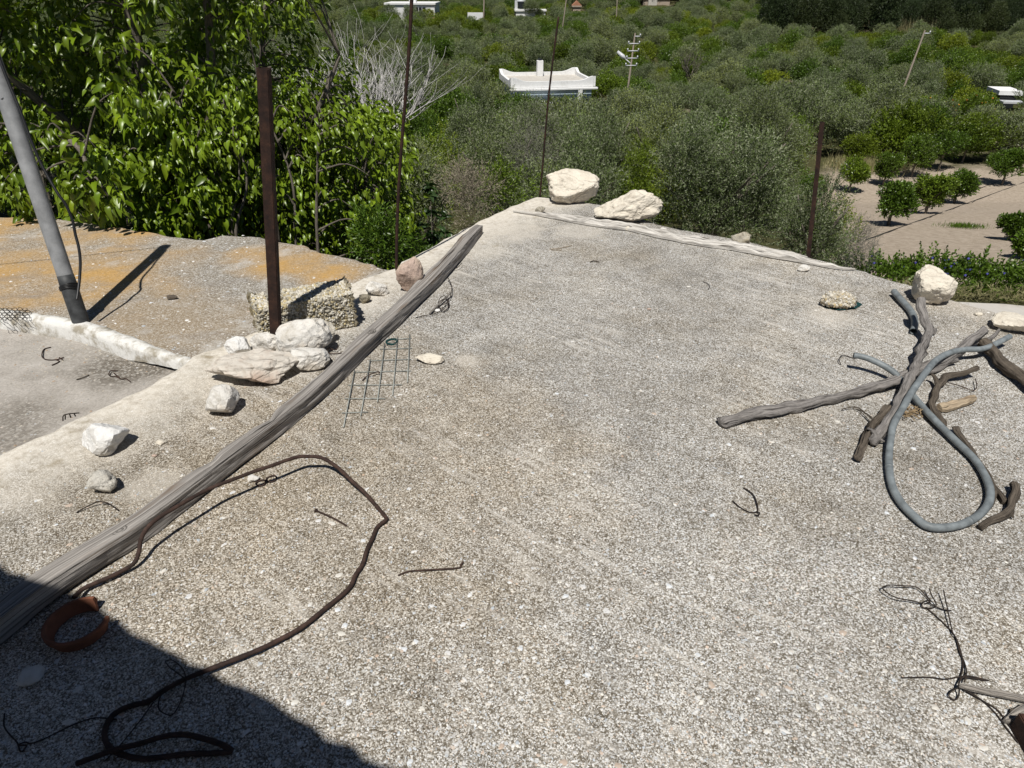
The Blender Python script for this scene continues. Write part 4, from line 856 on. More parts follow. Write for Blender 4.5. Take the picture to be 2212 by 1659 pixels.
branch([(2187, 1043, .03), (2195, 1063, .026), (2185, 1093, .022), (2159, 1116, .02), (2134, 1131, .018), (2119, 1139, .016)], 0.0165, 'hook shaped brown stick below the hose loop', 'branch2', 8, extra=(([(2175, 1105, .02), (2185, 1112, .016), (2190, 1118, .012)], 0.008),))
# wedge of tan split wood, fibre tuft, stick and chips at lower right
def slat(pa, pb, w0, w1, th, mat, name, label, cat, n=14, seed=1):
    V = []; F = []; U_ = []; t = (pb-pa).normalized(); lf = Vector((-t.y, t.x, 0)).normalized()
    for i in range(n):
        f = i/(n-1); c = pa.lerp(pb, f); w = w0+(w1-w0)*f; w *= min(1, 0.55+f*5, 0.55+(1-f)*5)
        for k, (x, y) in enumerate(((-.5, 0), (.5, 0), (.55, .5), (.28, 1), (0, .86), (-.3, 1), (-.5, .55))):
            V.append(c+lf*(x*w+0.003*noise.noise(c*30+Vector((k, seed, 0))))+Vector((0, 0, y*th*(0.85+0.4*noise.noise(c*25+Vector((k*2, 0, seed))))))); U_.append((f*(pb-pa).length, k/7, 0))
    for i in range(n-1):
        for k in range(7): F.append((i*7+k, i*7+(k+1) % 7, (i+1)*7+(k+1) % 7, (i+1)*7+k))
    F.append(tuple(reversed(range(7)))); F.append(tuple(range((n-1)*7, n*7)))
    return tag(obj(name, mesh_parts(name, [(V, F, U_)], False), mat), label, cat)
slat(P(2028, 886, .006), P(2105, 864, .012), 0.055, 0.03, 0.026, M['chipwood'], 'split_wood', 'pale tan splinter of split wood right of the curved branch', 'wood chip', seed=2)
slat(P(2069, 1482, .014), P(2290, 1528, .010), 0.012, 0.024, 0.012, M['stick'], 'grey_stick', 'straight grey stick with wire at its tip, lower right', 'stick', 18, 3)
slat(P(2168, 1560, .006), P(2230, 1536, .012), 0.012, 0.04, 0.014, M['stick'], 'wood_splinter', 'brown wood splinter at the lower right edge', 'wood chip', 10, 4)
slat(P(2180, 1538, .006), P(2205, 1545, .012), 0.022, 0.03, 0.008, M['branch2'], 'bark_flake', 'small curled brown bark flake above the lower right splinter', 'bark', 8, 5)
bm = bmesh.new(); bbox(bm, -0.03, 0.03, -0.2, 0.09, 0.0, 0.06); bmesh.ops.bevel(bm, geom=bm.edges[:], offset=0.003, segments=2, affect='EDGES')
sb = obj('steel_offcut', bm_mesh('steel_offcut', bm), M['rust'], loc=P(2252, 1650)); sb.rotation_euler = (0, 0, R(-5)); tag(sb, 'dark square steel piece cut off by the bottom right corner', 'steel offcut')
tf = []
for k in range(46):
    c = P(1966+rng.normal(0, 9), 892+rng.normal(0, 6), 0.012); d_ = Vector((rng.normal(0, 1), rng.normal(0, 1), abs(rng.normal(0, .7)))).normalized()*0.028
    e_ = Vector((rng.normal(0, 1), rng.normal(0, 1), 0)).normalized()*0.010; tf.append(tube(catmull([c, c+d_*0.5+e_, c+d_-e_*0.5], 3), 0.0018, 4))
tag(obj('fibre_tuft', mesh_parts('fibre_tuft', tf), mat_plain('tan_fibre', (0.34, 0.25, 0.15), 0.9, 0.1, 0.4)), 'tan tuft of root fibres under the hose crossing', 'fibre tuft')
wire('dry_twig', [[(1818, 884, .012), (1845, 879, .016), (1862, 886, .014), (1886, 908, .02)]], 0.0024, 'thin bowed twig under the long left branch', 'branch2', 'twig')
wire('rusty_wire', [[(2047, 826, .02), (2075, 834, .012), (2100, 843, .012), (2110, 836, .02), (2107, 818, .02)]], 0.0022, 'thin bent wire beside the curved brown branch', 'rust2')
wire('wire_scrap', [[(1816, 788), (1813, 775, .02), (1820, 767, .01), (1832, 770), (1850, 776, .01)]], 0.002, 'curly bit of wire at the tip of the grey hose')
wire('dry_twig', [[(1187, 538), (1210, 536, .006), (1236, 530)], [(1190, 540), (1215, 540)]], 0.0022, 'dry grass stalk lying near the far end of the roof', 'chipwood', 'twig')
wire('dry_twig', [[(1275, 566), (1283, 563, .006), (1294, 566)]], 0.0034, 'tiny dark twig in the middle of the far roof', 'branch2', 'twig')
wire('wire_scrap', [[(1518, 608), (1528, 612, .006), (1533, 618, .01), (1530, 625)]], 0.0018, 'tiny crooked wire on the far right of the roof')
# green net scrap under the concrete lump
bm = bmesh.new(); q = [P(u, v, 0) for u, v in ((1774, 653), (1790, 648), (1850, 652), (1862, 660), (1848, 668), (1812, 672), (1784, 666))]; c0 = q[0].copy()
vs = [bm.verts.new(p-c0+Vector((0, 0, 0.002+0.003*(i % 2)))) for i, p in enumerate(q)]; f_ = bm.faces.new(vs); ex_ = bmesh.ops.extrude_face_region(bm, geom=[f_]); bmesh.ops.translate(bm, vec=(0, 0, 0.003), verts=[e for e in ex_['geom'] if isinstance(e, bmesh.types.BMVert)]); bmesh.ops.recalc_face_normals(bm, faces=bm.faces)
tag(obj('green_net_scrap', bm_mesh('green_net_scrap', bm), M['net'], loc=c0), 'dark green net scrap under the gravelly concrete lump', 'net scrap')

# ------------------------------------------------------------------ vegetation
def leaf_quads(C, Dr, Ln, Wd, r, tint, roll=None):
    """rhombic leaves: base C, direction Dr (unit), length Ln, width Wd -> V,F,tint"""
    n = len(C); rnd = r.normal(size=(n, 3)) if roll is None else roll
    s = np.cross(Dr, rnd); s /= np.linalg.norm(s, axis=1, keepdims=True)+1e-9
    nn = np.cross(s, Dr); Ln = np.asarray(Ln).reshape(-1, 1); Wd = np.asarray(Wd).reshape(-1, 1)
    mid = C+Dr*Ln*0.5
    V = np.stack([C, mid+s*Wd*0.5+nn*Wd*0.12, C+Dr*Ln-nn*Ln*0.10, mid-s*Wd*0.5+nn*Wd*0.12], 1).reshape(-1, 3)
    F = np.arange(n*4).reshape(n, 4)
    return V, F, np.repeat(tint, 4, 0)
def unit(a): return a/(np.linalg.norm(a, axis=-1, keepdims=True)+1e-9)
def crown(seed, w, d, h, shoots, per, shoot_len, leaf, leaf_w, base_z=0.15, lobes=14, up=0.5, lobe_r=(0.30, 0.48), tintv=0.28, droop=0.0, warm=0.0, spread=0.55):
    """leafy crown from lobes with outward shoots, in a box w x d x h standing on z=0"""
    r = np.random.default_rng(seed); R3 = np.array([w/2, d/2, h*(1-base_z)/2]); c0 = np.array([0, 0, h*base_z+R3[2]])
    lc = unit(r.normal(size=(lobes, 3)))*(r.uniform(0.30, 0.72, (lobes, 1))); lr = r.uniform(lobe_r[0], lobe_r[1], lobes)
    lt = r.uniform(0.78, 1.2, lobes)
    li = r.integers(0, lobes, shoots); dr = unit(r.normal(size=(shoots, 3))+np.array([0, 0, 0.25]))
    p = lc[li]+dr*(lr[li]*r.uniform(0.45, 1.0, shoots)**0.5)[:, None]
    ok = np.linalg.norm(p, axis=1) < 1.12; p, dr, li = p[ok], dr[ok], li[ok]
    P0 = c0+p*R3; sd = unit(dr*R3/np.mean(R3)+np.array([0, 0, up])+r.normal(size=dr.shape)*0.35)
    n = len(P0); t = np.tile(np.linspace(0.0, 1, per), n); S = np.repeat(np.arange(n), per)
    ln = shoot_len*r.uniform(0.55, 1.35, n)
    C = P0[S]+sd[S]*(t*ln[S])[:, None]+np.array([0, 0, -1.0])*(droop*ln[S]*t*t)[:, None]
    ld = unit(sd[S]*0.9+r.normal(size=(len(S), 3))*spread+np.array([0, 0, -droop*1.2]))
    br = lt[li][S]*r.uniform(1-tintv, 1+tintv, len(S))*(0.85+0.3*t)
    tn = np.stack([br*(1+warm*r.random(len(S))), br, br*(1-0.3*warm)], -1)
    return leaf_quads(C, ld, leaf*r.uniform(0.7, 1.25, len(S)), leaf_w*r.uniform(0.8, 1.2, len(S)), r, tn)
def merge(parts):
    V = []; F = []; T = []; o = 0
    for v, f, t in parts: V.append(v); F.append(f+o); T.append(t); o += len(v)
    return np.concatenate(V), np.concatenate(F), np.concatenate(T)
def limb_parts(seed, h, w, n=6, r0=0.1, base_z=0.2, sides=7):
    rs = random.Random(seed); parts = []
    zt = h*(base_z+0.12); parts.append(tube(catmull([Vector((0, 0, -0.15)), Vector((rs.uniform(-.06, .06), rs.uniform(-.06, .06), zt*0.5)), Vector((0, 0, zt))], 4), [r0*(1.25-0.35*i/8) for i in range(9)], sides, rough=0.25, seed=seed))
    for k in range(n):
        a = k*2.4+rs.uniform(-.4, .4); e = Vector((math.cos(a)*w*0.33, math.sin(a)*w*0.33, h*rs.uniform(0.55, 0.85))); m = Vector((e.x*0.35, e.y*0.35, (zt+e.z)/2*rs.uniform(0.85, 1.05)))
        pp = catmull([Vector((0, 0, zt*0.92)), m, e], 5); L_ = len(pp); parts.append(tube(pp, [r0*0.7*(1-0.8*i/(L_-1)) for i in range(L_)], 6, rough=0.2, seed=seed+k))
    return parts
def tree(name, label, cat, loc, w, d, h, mat, seed, shoots, per, sl, leaf, lw, rz=0.0, trunk_mat='trunk', r0=0.08, base_z=0.15, group=None, crown_name='crown', trunks=True, **kw):
    root = empty(name, loc); root.rotation_euler = (0, 0, rz); tag(root, label, cat, group)
    V, F, T = crown(seed, w, d, h, shoots, per, sl, leaf, lw, base_z, **kw)
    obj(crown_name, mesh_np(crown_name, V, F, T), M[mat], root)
    if trunks: obj('trunk', mesh_parts('trunk', limb_parts(seed, h, w, r0=r0, base_z=base_z)), M[trunk_mat], root)
    return root
def at_view(u, vtop, d):
    """a spot on the terrain at depth d below column u, and the height that reaches row vtop"""
    t = D(u, vtop, d); z = float(terr(t.x, t.y)); return Vector((t.x, t.y, z-0.05)), t.z-z+0.05

# --- the mulberry on the left: limbs, leaf clusters at twig ends
def leaf_shape():
    o = [(0, 0), (-0.30, -0.06), (-0.47, 0.16), (-0.44, 0.42), (-0.24, 0.74), (0, 1.0), (0.24, 0.74), (0.44, 0.42), (0.47, 0.16), (0.30, -0.06)]
    pts = []
    for x, y in o: pts.append((x, y, 0.26*abs(x)-0.30*y*y))
    ribs = [(0, 0.40, -0.05*0.4), (0, 0.72, -0.30*0.52)]
    V = np.array(pts+ribs); F = [(0, 1, 2), (0, 2, 10), (2, 3, 10), (3, 4, 11), (3, 11, 10), (4, 5, 11), (0, 8, 9), (0, 10, 8), (8, 10, 7), (7, 11, 6), (7, 10, 11), (6, 11, 5)]
    return V, np.array([(a, c, b) for a, b, c in F])
LV, LF = leaf_shape()
def big_leaves(C, Dr, size, r, tint, Vt=LV, Ft=LF, wid=0.60):
    n = len(C); up = unit(r.normal(size=(n, 3))*0.62+np.array([0, -0.1, 1.0])); x = unit(np.cross(Dr, up)); z = np.cross(x, Dr)
    B = np.broadcast_to(Vt, (n, *Vt.shape))*np.array([wid, 1, 1])
    curl = r.uniform(0.4, 3.0, (n, 1)); Bz = B[..., 2]*curl
    V = C[:, None]+size[:, None, None]*(B[..., 0:1]*x[:, None]+B[..., 1:2]*Dr[:, None]+Bz[..., None]*z[:, None])
    F = (Ft[None]+(np.arange(n)*len(Vt))[:, None, None]).reshape(-1, 3)
    return V.reshape(-1, 3), F, np.repeat(tint, len(Vt), 0)
mb = Vector((-3.6, 7.0, -0.8)); mul = empty('mulberry_tree', mb); tag(mul, 'large leafy bright green mulberry tree filling the upper left', 'tree')
r = np.random.default_rng(21); limbs = []
def limb(pts, r0, r1):
    pp = catmull([Vector(p) for p in pts], 8); limbs.append((pp, [r0+(r1-r0)*i/(len(pp)-1) for i in range(len(pp))]))
limb([(-3.6, 7.0, -0.9), (-3.5, 6.95, -0.2), (-3.4, 6.8, 0.6), (-3.3, 6.7, 1.6), (-3.1, 6.6, 2.6)], 0.085, 0.03)
limb([(-3.5, 6.98, -0.5), (-3.0, 6.8, 0.1), (-2.7, 6.6, 0.8), (-2.5, 6.5, 1.7), (-2.3, 6.5, 2.3)], 0.055, 0.02)
limb([(-3.5, 6.95, -0.6), (-2.8, 6.7, -0.25), (-2.2, 6.5, 0.1), (-1.75, 6.4, 0.55), (-1.5, 6.5, 1.0)], 0.05, 0.015)
limb([(-3.4, 6.9, -0.65), (-2.6, 6.6, -0.45), (-1.9, 6.4, -0.3), (-1.4, 6.4, -0.05)], 0.045, 0.015)
limb([(-3.6, 6.95, -0.4), (-4.0, 6.6, 0.3), (-4.3, 6.2, 1.0), (-4.5, 6.0, 1.9)], 0.06, 0.02)
limb([(-3.6, 6.95, -0.5), (-4.6, 6.8, -0.1), (-5.3, 6.6, 0.6), (-5.8, 6.4, 1.6)], 0.06, 0.02)
limb([(-4.0, 6.6, 0.2), (-3.8, 6.0, 0.42), (-3.4, 5.5, 0.42), (-3.14, 5.1, 0.28)], 0.035, 0.012)
limb([(-2.9, 6.3, -0.9), (-2.85, 6.2, -0.4), (-2.9, 6.2, 0.1), (-2.8, 6.1, 0.7)], 0.032, 0.012)
limb([(-2.2, 6.1, -1.2), (-2.15, 6.0, -0.5), (-2.1, 5.95, -0.05), (-2.0, 5.9, 0.4)], 0.028, 0.010)
limb([(-3.1, 6.6, 2.6), (-3.2, 6.3, 3.3), (-3.0, 6.0, 4.0)], 0.03, 0.01); limb([(-4.5, 6.0, 1.9), (-4.8, 5.9, 2.8), (-5.2, 6.0, 3.7)], 0.02, 0.008)
limb([(-3.6, 7.4, -0.8), (-3.9, 7.8, 0.4), (-4.2, 8.0, 1.6), (-4.3, 8.2, 2.6)], 0.06, 0.02)
limb([(-3.3, 7.2, -0.4), (-2.7, 7.6, 0.5), (-2.5, 7.7, 1.2), (-2.4, 7.8, 1.8)], 0.045, 0.012)
for k_, (x, y) in enumerate(((-2.35, 5.75), (-2.45, 5.85), (-2.72, 5.95), (-3.1, 6.1), (-1.75, 5.75), (-2.0, 5.85), (-4.4, 6.2), (-3.35, 6.25))):
    limb([(x, y, -1.0), (x+0.03*k_-0.1, y+0.05, -0.4), (x+0.08, y+0.1, 0.1), (x+0.15*math.sin(k_*2), y+0.2, 0.6)], 0.018, 0.006)
lp = np.array([p for pp, _ in limbs for p in pp])
cl = []
while len(cl) < 560:
    x, y, z = r.uniform(-6.6, -1.05), r.uniform(5.3, 8.8), r.uniform(-0.85, 2.7)
    u, v, d_ = proj((x, y, z))
    if u < -260 or v > 545: continue
    # outline of the crown as it stands: falls away towards the right
    rim = np.interp(z, [-0.9, -0.4, 0.0, 0.5, 0.9, 1.3, 2.7], [-1.0, -1.0, -1.05, -1.2, -1.9, -1.75, -1.7]) + (y-6.5)*(-0.17) + 0.12*math.sin(z*9)
    if x > rim: continue
    if y < 5.9 and (z > 0.9 or x > -2.0): continue
    if y < 5.75 and z < 0.35 and not (-4.2 < x < -3.2): continue
    if z < -0.35 and r.random() < (0.55 if x < -2.8 else 0.1): continue
    if any((x-a[0])**2+(y-a[1])**2+(z-a[2])**2 < 0.195**2 for a in cl): continue
    cl.append((x, y, z))
for a in ((-3.14, 4.98, 0.22), (-3.0, 5.0, 0.17), (-3.28, 5.02, 0.2), (-3.15, 5.15, 0.3), (-3.05, 5.12, 0.1), (-3.75, 5.2, 0.1), (-3.9, 5.25, 0.25)): cl.append(a)
for k in range(420):
    x, y, z = r.uniform(-3.3, -1.0), r.uniform(5.85, 7.3), r.uniform(-1.0, 0.75)
    if x > np.interp(z, [-1, 0, 0.4, 0.75], [-1.0, -1.0, -1.15, -1.6])-(y-6.5)*0.17: continue
    cl.append((x, y, z))
up_cl = [(r.uniform(-7.0, -2.0), r.uniform(4.9, 8.0), r.uniform(2.6, 4.3)) for k in range(230)]
up_cl = [c for c in up_cl if c[0] < -2.0-0.25*(c[2]-2.6) and proj(c)[1] < -30]
cl += up_cl
C_all = []; D_all = []; S_all = []; T_all = []; twigs = []
for (x, y, z) in cl:
    c = np.array((x, y, z)); j = np.argmin(((lp-c)**2).sum(1)); a = lp[j]; m = a*0.45+c*0.55+np.array([0, 0, 0.10])
    tp = catmull([Vector(a), Vector(m), Vector(c)], 4); twigs.append(tube(tp, [0.011*(1-0.7*i/(len(tp)-1)) for i in range(len(tp))], 5))
    n = int(r.integers(30, 52)); out = unit(c-np.array([-3.6, 7.2, 0.4])); out = unit(out+np.array([0, -0.35, 0.1]))
    tl = r.uniform(0.06, 0.26, n); side = unit(r.normal(size=(n, 3)))
    tw = unit(out+r.normal(size=3)*0.5+np.array([0, 0, 0.35]))
    cc = c+tw*(r.uniform(-0.22, 0.22, n))[:, None]+side*tl[:, None]*0.55
    dd = unit(side*0.7+out*0.5+np.array([0, -0.1, -0.75])+r.normal(size=(n, 3))*0.3)
    C_all.append(cc); D_all.append(dd); S_all.append(r.uniform(0.035, 0.115, n)*(1.0 if x < -2.5 else 0.74))
    b = r.uniform(0.72, 1.25)*r.uniform(0.75, 1.22, n); yel = r.uniform(0, 0.35, n); T_all.append(np.stack([b*(1+yel*0.5), b*(1+yel*0.22), b*(1-yel*0.4)], -1))
Cm, Dm, Sm, Tm = map(np.concatenate, (C_all, D_all, S_all, T_all))
pr_ = np.array([proj(c) for c in Cm]); show = Sm/np.maximum(pr_[:, 2], 1)*((pr_[:, 0] > 0) & (pr_[:, 0] < 900) & (pr_[:, 1] > 0) & (pr_[:, 1] < 560))
order = np.argsort(-show); single = order[:280]; rest = order[280:]
V, F, T = big_leaves(Cm[rest]-np.array(mb), Dm[rest], Sm[rest], r, Tm[rest])
tag(obj('crown', mesh_np('crown', V, F, T, smooth=False), M['mul'], mul), kind='stuff')
lm = []
for k in range(8):
    v, f, t = big_leaves(np.zeros((1, 3)), np.array([[0, 1.0, 0]]), np.array([1.0]), np.random.default_rng(60+k), np.array([[0.75+0.08*k+0.1, 0.8+0.07*k, 0.8-0.02*k]])); m_ = mesh_np('leaf', v, f, t); m_.materials.append(M['mul']); lm.append(m_)
for q, i in enumerate(single):
    o = bpy.data.objects.new('leaf', lm[q % 8]); dv = Vector(Dm[i]); upv = Vector(r.normal(size=3)*0.45+np.array([0, -0.25, 1])); xv = dv.cross(upv).normalized(); zv = xv.cross(dv)
    o.matrix_local = Matrix.Translation(Vector(Cm[i])-mb) @ Matrix(((xv.x, dv.x, zv.x), (xv.y, dv.y, zv.y), (xv.z, dv.z, zv.z))).to_4x4() @ Matrix.Scale(float(Sm[i]), 4); link(o, mul)
def shift(parts, o): return [([p-o for p in v], f, u) for v, f, u in parts]
obj('trunk', mesh_parts('trunk', shift([tube(pp, rr_, 9, rough=0.2, seed=i) for i, (pp, rr_) in enumerate(limbs)], mb)), M['trunk'], mul)
tag(obj('twigs', mesh_parts('twigs', shift(twigs, mb)), M['trunk'], mul), kind='stuff')

# --- shrubs close behind the roof
def broad_shrub(name, label, u, vtop, d, w, mat, seed, clusters, leaf, hh=None):
    loc, h = at_view(u, vtop, d); h = hh or h; loc = Vector((loc.x, loc.y, D(u, vtop, d).z-h)) if hh else loc
    root = empty(name, loc); tag(root, label, 'shrub'); r = np.random.default_rng(seed); C_ = []; D_ = []; S_ = []; T_ = []; tw = []
    for k in range(clusters):
        q = unit(r.normal(size=3)); q[2] = abs(q[2])*1.0; c = np.array([q[0]*w/2, q[1]*w/2, h*0.12+q[2]*h*0.86])*r.uniform(0.6, 1.0); n = int(r.integers(9, 15)); a = r.uniform(0, 6.28, n)
        ax_ = unit(np.array([q[0], q[1]-0.3, abs(q[2])+0.5])); s1 = unit(np.cross(ax_, r.normal(size=3))); s2 = np.cross(ax_, s1)
        dd = unit(np.cos(a)[:, None]*s1+np.sin(a)[:, None]*s2+ax_*r.uniform(0.0, 0.7, (n, 1))+np.array([0, 0, -0.15])); C_.append(np.tile(c, (n, 1))-ax_*r.uniform(0, 0.06, (n, 1))); D_.append(dd); S_.append(leaf*r.uniform(0.7, 1.2, n))
        b = r.uniform(0.7, 1.3)*r.uniform(0.8, 1.2, n); T_.append(np.stack([b, b, b], -1)); tw.append(tube([Vector((0, 0, 0)).lerp(Vector(c), 0.25), Vector(c)*0.7+Vector((0, 0, 0.02)), Vector(c)], [0.008, 0.006, 0.003], 4))
    V, F, T = big_leaves(np.concatenate(C_), np.concatenate(D_), np.concatenate(S_), r, np.concatenate(T_), wid=0.42)
    tag(obj('foliage', mesh_np('foliage', V, F, T), M[mat], root), kind='stuff'); obj('stems', mesh_parts('stems', tw), M['trunk'], root)
broad_shrub('broadleaf_shrub', 'dark broad leaved shrub behind the middle rusty rod', 915, 375, 7.6, 1.05, 'loquat', 31, 260, 0.115)
broad_shrub('broadleaf_shrub', 'dark broad leaved shrub left of the middle rod, under the mulberry', 800, 430, 7.4, 1.0, 'loquat', 32, 190, 0.10)
tree('green_shrub', 'bright green fine leaved shrub at the end of the orange roof', 'shrub', D(815, 600, 5.75), 0.62, 0.45, 0.62, 'citrus', 33, 420, 9, 0.14, 0.034, 0.012, base_z=0.05, trunks=False, crown_name='foliage')
tree('green_shrub', 'low bright shrub just right of the middle rod foot', 'shrub', D(885, 600, 6.3), 0.5, 0.4, 0.42, 'citrus', 34, 260, 9, 0.12, 0.034, 0.012, base_z=0.05, trunks=False, crown_name='foliage')
tree('dry_bush', 'grey dead twiggy bush beside the far left roof edge', 'shrub', D(1015, 520, 8.2), 0.8, 0.7, 0.95, 'deadtwig', 35, 800, 7, 0.16, 0.05, 0.005, base_z=0.05, trunks=False, crown_name='twigs')
tree('green_shrub', 'small yellow green tuft on the slope left of the roof corner', 'shrub', D(1085, 470, 8.6), 0.8, 0.6, 0.75, 'yellowg', 36, 300, 9, 0.16, 0.04, 0.014, base_z=0.05, trunks=False, crown_name='foliage')
# --- near olives
def olive_at(u, vtop, d, w, seed, label, mat='olive', dens=1.0, leaf=0.062, dd=None, **kw):
    loc, h = at_view(u, vtop, d); sh = int(2600*dens*(w/3.3)**1.6)
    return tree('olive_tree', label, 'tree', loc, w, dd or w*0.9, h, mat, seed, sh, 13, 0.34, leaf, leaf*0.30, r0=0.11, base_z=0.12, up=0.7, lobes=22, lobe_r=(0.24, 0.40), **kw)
olive_at(1578, 228, 14.0, 3.7, 41, 'big dense olive tree right behind the roof edge, left of the angle post', dens=1.5)
olive_at(1075, 215, 17.0, 2.9, 42, 'grey green olive tree between the two thin rods', dens=1.1)
olive_at(1262, 285, 15.0, 2.2, 43, 'low bright olive tree behind the corner boulders', dens=1.3)
olive_at(1180, 330, 12.5, 1.7, 44, 'small dark olive right behind the rod by the boulders', dens=1.2)
tree('dry_bush', 'grey dry twigs hanging in the olive between the rods', 'shrub', D(1150, 430, 15.2), 1.3, 1.0, 2.0, 'deadtwig', 45, 900, 7, 0.3, 0.07, 0.006, base_z=0.1, trunks=False, crown_name='twigs')
olive_at(1300, 205, 25.0, 3.4, 46, 'mid distance olive above the low bright one', leaf=0.08)
olive_at(1430, 215, 25.5, 3.3, 47, 'mid distance olive left of the big dense olive top', leaf=0.08)
olive_at(1660, 190, 24.0, 4.2, 48, 'wide pale olive behind the top of the big dense olive', leaf=0.08)
olive_at(1175, 205, 27.0, 3.4, 49, 'olive below the left half of the white house', leaf=0.08)
olive_at(1025, 165, 34.0, 3.2, 50, 'round grey green olive just right of the dead tree', leaf=0.09)
olive_at(1790, 380, 13.0, 1.5, 51, 'narrow olive bush right of the angle post', dens=1.6)
olive_at(900, 330, 13.0, 1.7, 52, 'shadowed olive behind the mulberry edge, left of the middle rod', dens=1.2, mat='olive')
olive_at(870, 285, 18.0, 2.6, 53, 'olive at the foot of the white dead tree', dens=1.0)
tree('green_shrub', 'yellow green shrub left of the orchard, beside the angle post', 'shrub', *[(lambda q: (q[0], 1.1, 1.0, q[1]))(at_view(1835, 425, 14.5))][0], 'yellowg', 54, 500, 9, 0.2, 0.055, 0.02, base_z=0.05, trunks=False, crown_name='foliage')
tree('dry_bush', 'grey dead bush in front of the orchard corner', 'shrub', *[(lambda q: (q[0], 1.0, 0.9, q[1]))(at_view(1862, 478, 14.0))][0], 'deadtwig', 55, 900, 7, 0.2, 0.06, 0.006, base_z=0.05, trunks=False, crown_name='twigs')
tree('green_shrub', 'citrus like shrub of yellow leaves seen left of the big olive', 'shrub', *[(lambda q: (q[0], 1.7, 1.4, q[1]))(at_view(1385, 303, 21))][0], 'yellowg', 56, 700, 9, 0.25, 0.07, 0.028, base_z=0.1, trunks=False, crown_name='foliage')
tree('green_shrub', 'yellow green shrub at the base of the white dead tree', 'shrub', *[(lambda q: (q[0], 2.0, 1.6, q[1]))(at_view(945, 262, 20))][0], 'yellowg', 57, 700, 9, 0.25, 0.07, 0.028, base_z=0.1, trunks=False, crown_name='foliage')
# --- hedge with blue flowers
def strip_mass(p0, p1, w, h, n, per, sl, leaf, lw, seed, tintv=0.3, up=0.5):
    r = np.random.default_rng(seed); f = r.random(n); a = np.array(p0); b = np.array(p1); c = a+(b-a)*f[:, None]; q = r.normal(size=(n, 3)); q = unit(q)*r.uniform(0.5, 1, (n, 1)); q[:, 2] = np.abs(q[:, 2])
    hv = h*(0.75+0.35*np.sin(f*17+seed)*np.sin(f*7))
    c = c+q*np.stack([np.full(n, w/2), np.full(n, w/2), hv], -1); sd = unit(q+np.array([0, 0, up])+r.normal(size=(n, 3))*0.4); S = np.repeat(np.arange(n), per); t = np.tile(np.linspace(0, 1, per), n)
    C_ = c[S]+sd[S]*(t*sl*r.uniform(0.6, 1.3, n)[S])[:, None]; ld = unit(sd[S]+r.normal(size=(len(S), 3))*0.6); b_ = (r.uniform(0.7, 1.3, n)[S])*r.uniform(1-tintv, 1+tintv, len(S))
    return leaf_quads(C_, ld, leaf*r.uniform(0.7, 1.2, len(S)), lw*r.uniform(0.8, 1.2, len(S)), r, np.stack([b_, b_, b_], -1)), c
h0, h1 = P(1880, 636, -4.2), P(2420, 664, -4.25)
(hv_, hc_) = strip_mass(h0+Vector((0, 0.75, 0)), h1+Vector((0, 0.75, 0)), 1.5, 0.72, 1700, 9, 0.20, 0.075, 0.045, 71)
hedge = obj('hedge', mesh_np('hedge', *hv_), M['citrus']); tag(hedge, 'leafy hedge with blue flowers along the path at right', 'hedge')
rs = np.random.default_rng(72); fl = hc_[(hc_[:, 1] < np.median(hc_[:, 1])+0.3) & (hc_[:, 2] > -3.9)]; bmf = bmesh.new(); bmesh.ops.create_cone(bmf, cap_ends=False, segments=7, radius1=0.032, radius2=0.006, depth=0.035); fme = bm_mesh('flower', bmf, True); fme.materials.append(M['flower'])
for k in range(40):
    q = fl[rs.integers(0, len(fl))]; o = bpy.data.objects.new('flower', fme); o.location = (q[0]+rs.normal(0, .1), q[1]-0.12, q[2]+0.12); o.rotation_euler = (R(150)+rs.normal(0, .4), rs.normal(0, .4), 0); link(o, hedge)
v_, _ = strip_mass(h0+Vector((-0.6, 0.02, 0.02)), h1+Vector((0, 0.02, 0.02)), 0.5, 0.16, 700, 6, 0.22, 0.14, 0.010, 73, up=0.8); tag(obj('dry_grass', mesh_np('dry_grass', *v_), M['dry']), 'dry grass fringe at the foot of the hedge', kind='stuff')
# --- dead tree
def dead(seed, loc, h, w, mat, label, name='dead_tree', n0=7, lev=4, r0=0.09):
    rs = random.Random(seed); parts = []; root = empty(name, loc); tag(root, label, 'tree')
    def rec(p, dirv, ln, rad, l):
        pts = [p]; d_ = dirv.copy()
        for k in range(4):
            d_ = (d_+Vector((rs.gauss(0, .13), rs.gauss(0, .13), 0.09))).normalized(); pts.append(pts[-1]+d_*ln/4)
        parts.append(tube(pts, [rad*(1-0.5*i/4) for i in range(5)], 5 if l else 7, caps=True))
        if l >= lev: return
        for k in range(rs.choice((3, 3, 4)) if l else n0):
            i = rs.choice((2, 3, 4)) if l else rs.choice((3, 4, 4)); sp = 0.55 if l else 0.62
            nd = (d_+Vector((rs.gauss(0, sp), rs.gauss(0, sp), rs.uniform(0.0, 0.4)))).normalized(); rec(pts[i], nd, ln*rs.uniform(0.6, 0.92), rad*(1-0.5*i/4)*0.70, l+1)
    rec(Vector((0, 0, -0.2)), Vector((0, 0, 1)), h*0.34, r0, 0)
    zmax = max(p.z for v, f, u in parts for p in v); s_ = h/zmax
    parts2 = [([Vector((p.x*w, p.y*w, p.z*s_)) for p in v], f, u) for v, f, u in parts]
    obj('trunk', mesh_parts('trunk', parts2[:1]), M[mat], root); obj('crown', mesh_parts('crown', parts2[1:]), M[mat], root); return root
q, h_ = at_view(812, 12, 27.0); dead(81, q, h_, 1.35, 'deadw', 'bare bleached white dead tree behind the mulberry', n0=15, r0=0.21)
q, h_ = at_view(1505, 85, 75.0); dead(82, q, h_, 1.0, 'trunk', 'small grey bare tree far off among the olives, centre right', n0=7, r0=0.16)

